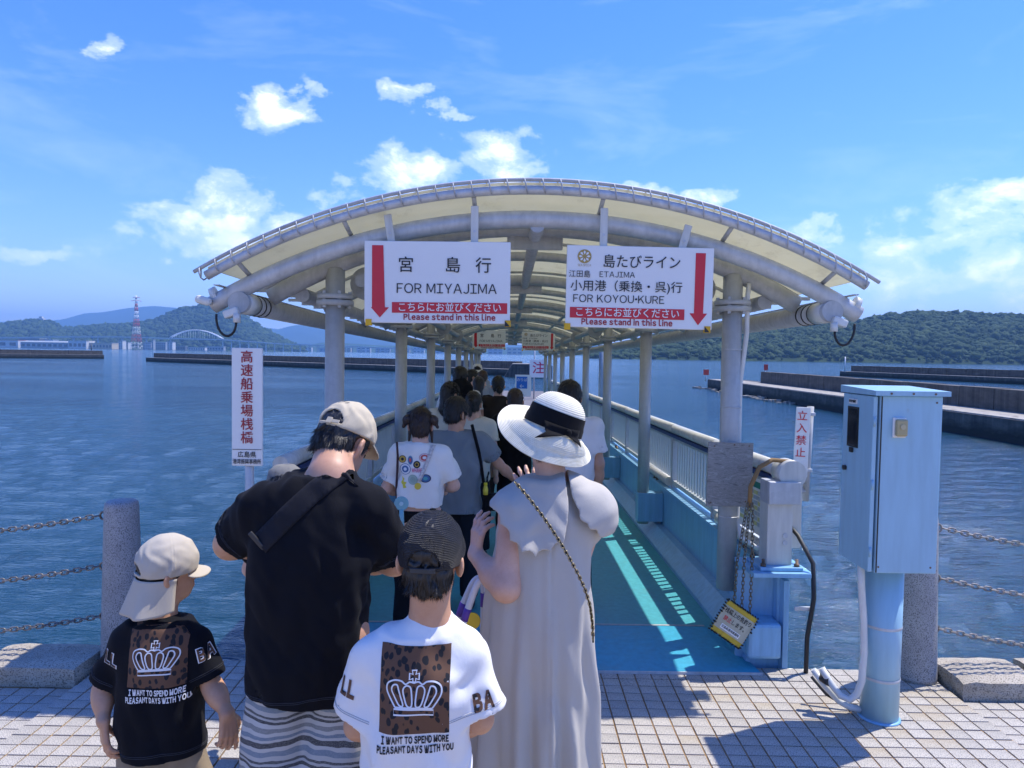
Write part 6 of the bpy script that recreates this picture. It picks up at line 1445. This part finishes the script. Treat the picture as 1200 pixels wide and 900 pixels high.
M_offw = cloth_mat('off_white_tee', (.74, .70, .62), .03); M_bluegrey = cloth_mat('blue_grey_tee', (.19, .225, .245), .05); M_cream = cloth_mat('cream_tee', (.58, .56, .48), .04); M_brownd = cloth_mat('dark_brown_dress', (.030, .022, .018), .1); M_denim = cloth_mat('dark_trousers', (.012, .016, .022), .1); M_pale = cloth_mat('pale_tee', (.72, .70, .68), .03); M_greyt = cloth_mat('grey_tee', (.30, .32, .36), .04)
# girl in white printed tee
def girl():
    g = second(493, 477, 4.35, 'girl in white t-shirt covered with colourful badge prints, hair in two buns', arms={'L': ((-.25, .03, 1.10), (-.16, .20, 1.02)), 'R': ((.25, .04, 1.12), (.18, .22, 1.06))}, shirt=M_whitec_g, low=M_blackc, hair='short', hm=M_hairb, hcut=(-.10, -.03, .05, .006), h=.0075, w=.95, hem=.98, seed=41, sl=.78, look=(0, -4, 0))
    for s in (-1, 1):
        head_obj(g, lambda Q, s=s: su(.02, ell(Q, (s * .085, -.03, .045), (.045, .04, .035)), rc(Q, (s * .105, -.03, .03), (s * .125, -.02, -.01), .02, .012)) + strands(Q, .003), M_hairb, .005, 'hair_bun')
        head_obj(g, lambda Q, s=s: rc(Q, (s * .078, .0, -.02), (s * .085, .0, -.12), .016, .008) + strands(Q, .002), M_hairb, .005, 'side_lock')
    L = locf(g.root.location); D = Drape(g.shirt, BACK()); f = lambda px, py: (lambda a: (a[0], a[2]))(L(px, py, 4.24)); sc = 4.24 / 830
    def badge(px, py, a, b, cols, rot=0.):
        c = f(px, py)
        for i, (s_, col) in enumerate(cols): D.put('badge', ellipse2(c[0], c[1], a * s_ * sc, b * s_ * sc, 20, rot), [tuple(range(20))], mat('badge_' + col[0], col[1], .7), .002 + .0012 * i, .02)
    Y = ('ochre', (.50, .32, .05)); K = ('black', (.012, .012, .014)); Wt = ('white', (.75, .75, .75)); B_ = ('blue', (.06, .14, .30)); RD = ('red', (.55, .10, .08)); SK = ('sky', (.22, .36, .44)); GN = ('sage', (.33, .42, .34)); NV = ('navy', (.015, .03, .08))
    badge(470.5, 539, 4.5, 4.5, ((1, K), (.86, Y), (.4, K))); badge(480, 540, 3.2, 5.5, ((1, SK), (.8, B_), (.45, RD))); badge(497, 537, 6.5, 5, ((1, RD), (.9, Wt), (.75, RD), (.35, Wt))); badge(488, 545, 4.3, 4.3, ((1, K), (.62, Y), (.4, K)))
    badge(474, 550.5, 7, 6.5, ((1, B_), (.9, Wt), (.62, B_), (.3, Wt))); badge(483.5, 562.5, 6, 6, ((1, GN), (.85, ('mint', (.40, .50, .42))), (.6, GN))); badge(498.5, 561, 6.5, 5, ((1, NV), (.8, B_), (.4, ('teal', (.08, .35, .35)))))
    c = f(488, 552); D.text('WHARF', .030, c[0], c[1], mat('badge_pink', (.62, .12, .20), .7), .062, .001, name='badge_lettering')
    c = f(473, 566); D.put('badge', [(c[0] + x * sc, c[1] + y * sc) for x, y in ((-3, 7), (0, 4), (-1, 1), (3, 0), (1, -3), (3, -6), (-1, -7), (-2, -3), (-4, 0), (-2, 3))], [tuple(range(10))], mat('badge_yellow', (.66, .56, .05), .7), .002)
    # straps: dark cord on the left, patterned strap on the right with a yellow charm
    cb = empty('cord_bag', g.root.location); tag(cb, 'thin dark bag cord down the left of the badge print shirt', 'strap'); pts = []
    for px, py in ((466, 518), (465, 535), (464, 552), (463, 570), (462, 590), (466, 604)):
        w_ = L(px, py, 4.24); hit = D.bvh.ray_cast(Vector((w_[0], -1.2, w_[2])), Vector((0, 1, 0)))[0]; pts.append((w_[0], (hit.y if hit else -.13) - .008, w_[2]))
    MB().tube(pts, .007, 8).build('cord', mat('plum_cord', (.035, .012, .02), .5), cb)
    pb = empty('phone_strap', g.root.location); tag(pb, 'white patterned phone strap with yellow charm on the badge print shirt', 'strap')
    a = [f(x, y) for x, y in ((507.5, 518), (504, 532), (498, 548), (491, 564))]; V = []
    for i, p in enumerate(a):
        t = (Vector(a[min(3, i + 1)]) - Vector(a[max(0, i - 1)])).normalized(); n_ = Vector((-t.y, t.x)) * .011; V += [tuple(Vector(p) + n_), tuple(Vector(p) - n_)]
    o = D.put('strap', V, [(2 * i, 2 * i + 1, 2 * i + 3, 2 * i + 2) for i in range(3)], mat('strap_pattern', (.55, .5, .46), .6, var=.35, vs=70), .007, .03, pb); o.modifiers.new('t', 'SOLIDIFY').thickness = .003
    c = L(489.5, 570, 4.20); MB().tube([c, c + np.array([0, .012, 0])], .020, 16).build('charm', mat('charm_yellow', (.70, .50, .05), .4), pb)
    return g
M_whitec_g = cloth_mat('white_tee_girl', (.80, .77, .70), .02, bump=.3)
girl()
def fan():
    D = 4.05; c = at(470.5, 590, D); root = empty('handheld_fan', c); tag(root, 'light blue handheld electric fan hanging behind the boy in the mesh cap', 'fan'); m = mat('aqua_plastic', (.20, .42, .46), .4)
    fr = MB(); fr.tube([(cos(t) * .036, 0, sin(t) * .036) for t in np.linspace(0, 2 * pi, 25)[:-1]], .006, 8, closed=True); fr.tube([(cos(t) * .024, -.004, sin(t) * .024) for t in np.linspace(0, 2 * pi, 21)[:-1]], .003, 6, closed=True); fr.build('cage_ring', m, root)
    MB().tube([(0, .012, 0), (0, -.006, 0)], .034, 24).build('fan_head', m, root); MB().tube([(0, -.012, 0), (0, -.004, 0)], .012, 14).build('hub', mat('pale_aqua', (.40, .58, .60), .4), root)
    MB().tube([(0, 0, -.036), (.004, 0, -.16)], [.013, .015], 12).build('handle', m, root)
fan()
# young man in blue-grey tee, leaning
g = second(535, 465, 4.85, 'dark haired youth in blue grey t-shirt leaning left with one arm stretched out', lean=(-.02, 0), arms={'L': ((-.25, .02, 1.10), (-.22, .16, .98)), 'R': ((.33, .10, 1.16), (.50, .22, .98))}, shirt=M_bluegrey, low=M_denim, hcut=(-.085, -.03, .04, .010), h=.0075, w=1.1, hem=.78, seed=51, sl=.72, look=(-38, -8, 0), skin=M_skin,
           hands={'R': dict(d=(.6, .3, -.7), n=(.0, -.2, -1), s=-1, sc=.86, curls=(.3, .5, .6, .6))})
def youth_bag():
    L = locf(g.root.location); D = Drape(g.shirt, BACK()); sb = empty('shoulder_bag', g.root.location); tag(sb, 'black shoulder strap with a yellow topped bottle on the youth in blue grey', 'bag'); pts = []
    for px, py in ((553, 498), (557, 515), (561, 532), (564, 550), (567, 568), (569, 580)):
        w_ = L(px, py, 4.74); hit = D.bvh.ray_cast(Vector((w_[0], -1.2, w_[2])), Vector((0, 1, 0)))[0]; pts.append((w_[0], (hit.y if hit else -.10) - .006, w_[2]))
    MB().tube(pts, .011, 8).build('strap', M_blackc, sb); c = L(575, 588, 4.80); MB().bbox(c, (.10, .06, .12), .015).build('pouch', M_blackc, sb)
    c = L(569, 571, 4.70); MB().lathe([(.016, -.05), (.018, -.02), (.014, .0), (.010, .015)], tuple(c), 14).build('bottle', mat('bottle_yellow', (.65, .55, .05), .3), sb); MB().lathe([(.012, .015), (.012, .03)], tuple(c), 12).build('bottle_cap', mat('cap_yellow', (.7, .6, .02), .4), sb)
youth_bag()
# dark haired person right behind the hat
second(668, 446, 4.9, 'black haired person in white shirt half hidden behind the straw hat', arms='down', shirt=M_pale, low=M_denim, hcut=(-.085, -.03, .04, .012), h=.009, w=1.12, seed=61, skin=M_skin, sl=.7)
second(604, 455, 6.4, 'brown haired person in black just left of the straw hat brim', arms='down', shirt=M_blackc, low=M_blackc, hair='long', hm=M_hairb, h=.011, seed=62)
g2 = second(333, 547, 2.95, 'person mostly hidden behind the man in black wearing a pale sun hat', arms='front', shirt=M_blackc, low=M_blackc, h=.011, seed=63, z0=0.)
def sunhat(g, m, band):
    pr = [(.0, .145), (.05, .14), (.08, .115), (.092, .06), (.095, .035), (.13, .018), (.165, -.008)]; o = head_mb(g, MB().lathe(pr, (0, -.005, 0), 40, cap=False), 'sun_hat', m); o.modifiers.new('t', 'SOLIDIFY').thickness = .004
    head_mb(g, MB().tube([(cos(t) * .165, -.005 + sin(t) * .165, -.009) for t in np.linspace(0, 2 * pi, 41)[:-1]], .005, 6, closed=True), 'hat_trim', band, o)
sunhat(g2, cloth_mat('pale_grey_hat', (.20, .195, .18)), mat('brown_trim', (.10, .05, .025), .7))
# the queue in the shade
q1 = second(528, 447, 6.3, 'person with black cap and long black hair in cream t-shirt by the left posts', arms='down', shirt=M_cream, low=M_denim, hair='long', h=.011, seed=71, look=(-35, 0, 0))
head_obj(q1, lambda Q: cap_f(Q, False, .12, .02), M_blackc, .005, 'black_cap')
second(555, 458, 6.1, 'child with dark ponytail in cream t-shirt with black lettering', arms='down', shirt=M_cream, low=M_denim, hair='pony', h=.011, seed=72, look=(-10, 0, 0))
gq = second(539.5, 429.5, 8.0, 'tall black haired man in white t-shirt with dark backpack in the queue', arms='down', shirt=M_pale, low=M_denim, hcut=(-.08, -.03, .04, .012), h=.012, seed=73)
def backpack(g, c, lab, px, py, D, s=1.0):
    L = locf(g.root.location); c = L(px, py, D); b = empty('backpack', g.root.location); tag(b, lab, 'backpack'); m = M_blackc
    sdf_obj('pack', lambda P: ell(P, c, (.15 * s, .09 * s, .21 * s)) + wob(P, 4, .1, .008), c - V3(.2, .14, .26), c + V3(.2, .14, .26), .013, m, b); MB().tube([c + np.array([0, -.02, .20 * s]), c + np.array([0, -.05, .24 * s]), c + np.array([.03, -.02, .20 * s])], .012, 6).build('top_loop', m, b)
second(561, 441, 9.0, 'dark clad person with black hair and dark pack in the middle of the queue', arms='down', shirt=M_blackc, low=M_denim, hair='long', h=.013, seed=74)
second(554, 432.5, 10.2, 'person with short black hair and face turned right far down the queue', arms='down', shirt=M_greyt, low=M_denim, h=.013, seed=75, look=(-70, 0, 0))
second(566, 433.5, 11.5, 'person with brown hair in grey top far down the queue', arms='down', shirt=M_greyt, low=M_denim, hm=hair_mat('light_brown_hair', (.06, .032, .018)), h=.014, seed=76)
second(584, 440, 8.2, 'woman in dark brown sleeveless dress with low bun in the queue', arms='down', shirt=M_brownd, low=M_brownd, hair='bun', h=.012, seed=77, hem=.55, sl=.12)
gw = second(559.5, 427.0, 12.8, 'farthest person with a white hat at the end of the queue', arms='down', shirt=M_greyt, low=M_denim, h=.015, seed=78)
sunhat(gw, M_offw, M_offw)
backpack(gq, None, 'dark backpack worn by the tall man in the queue', 541, 462, 7.84, .9)
# ------------------------------------------------------------------ haze
def haze():
    m = bpy.data.materials.new('haze_air'); m.use_nodes = True; q = NT(m.node_tree); q.n.clear()
    out = q.node('ShaderNodeOutputMaterial'); v = q.node('ShaderNodeVolumePrincipled'); v.inputs['Color'].default_value = (.26, .54, 1.0, 1); v.inputs['Density'].default_value = .00020
    v.inputs['Anisotropy'].default_value = .1
    q.l.new(v.outputs[0], out.inputs['Volume'])
    o = MB().box2((-9400, -3400, -6), (9400, 9400, 420)).build('haze', m); tag(o, None, None, kind='stuff'); o['label'] = 'pale blue sea haze over the whole harbour'; o['category'] = 'haze'
haze()
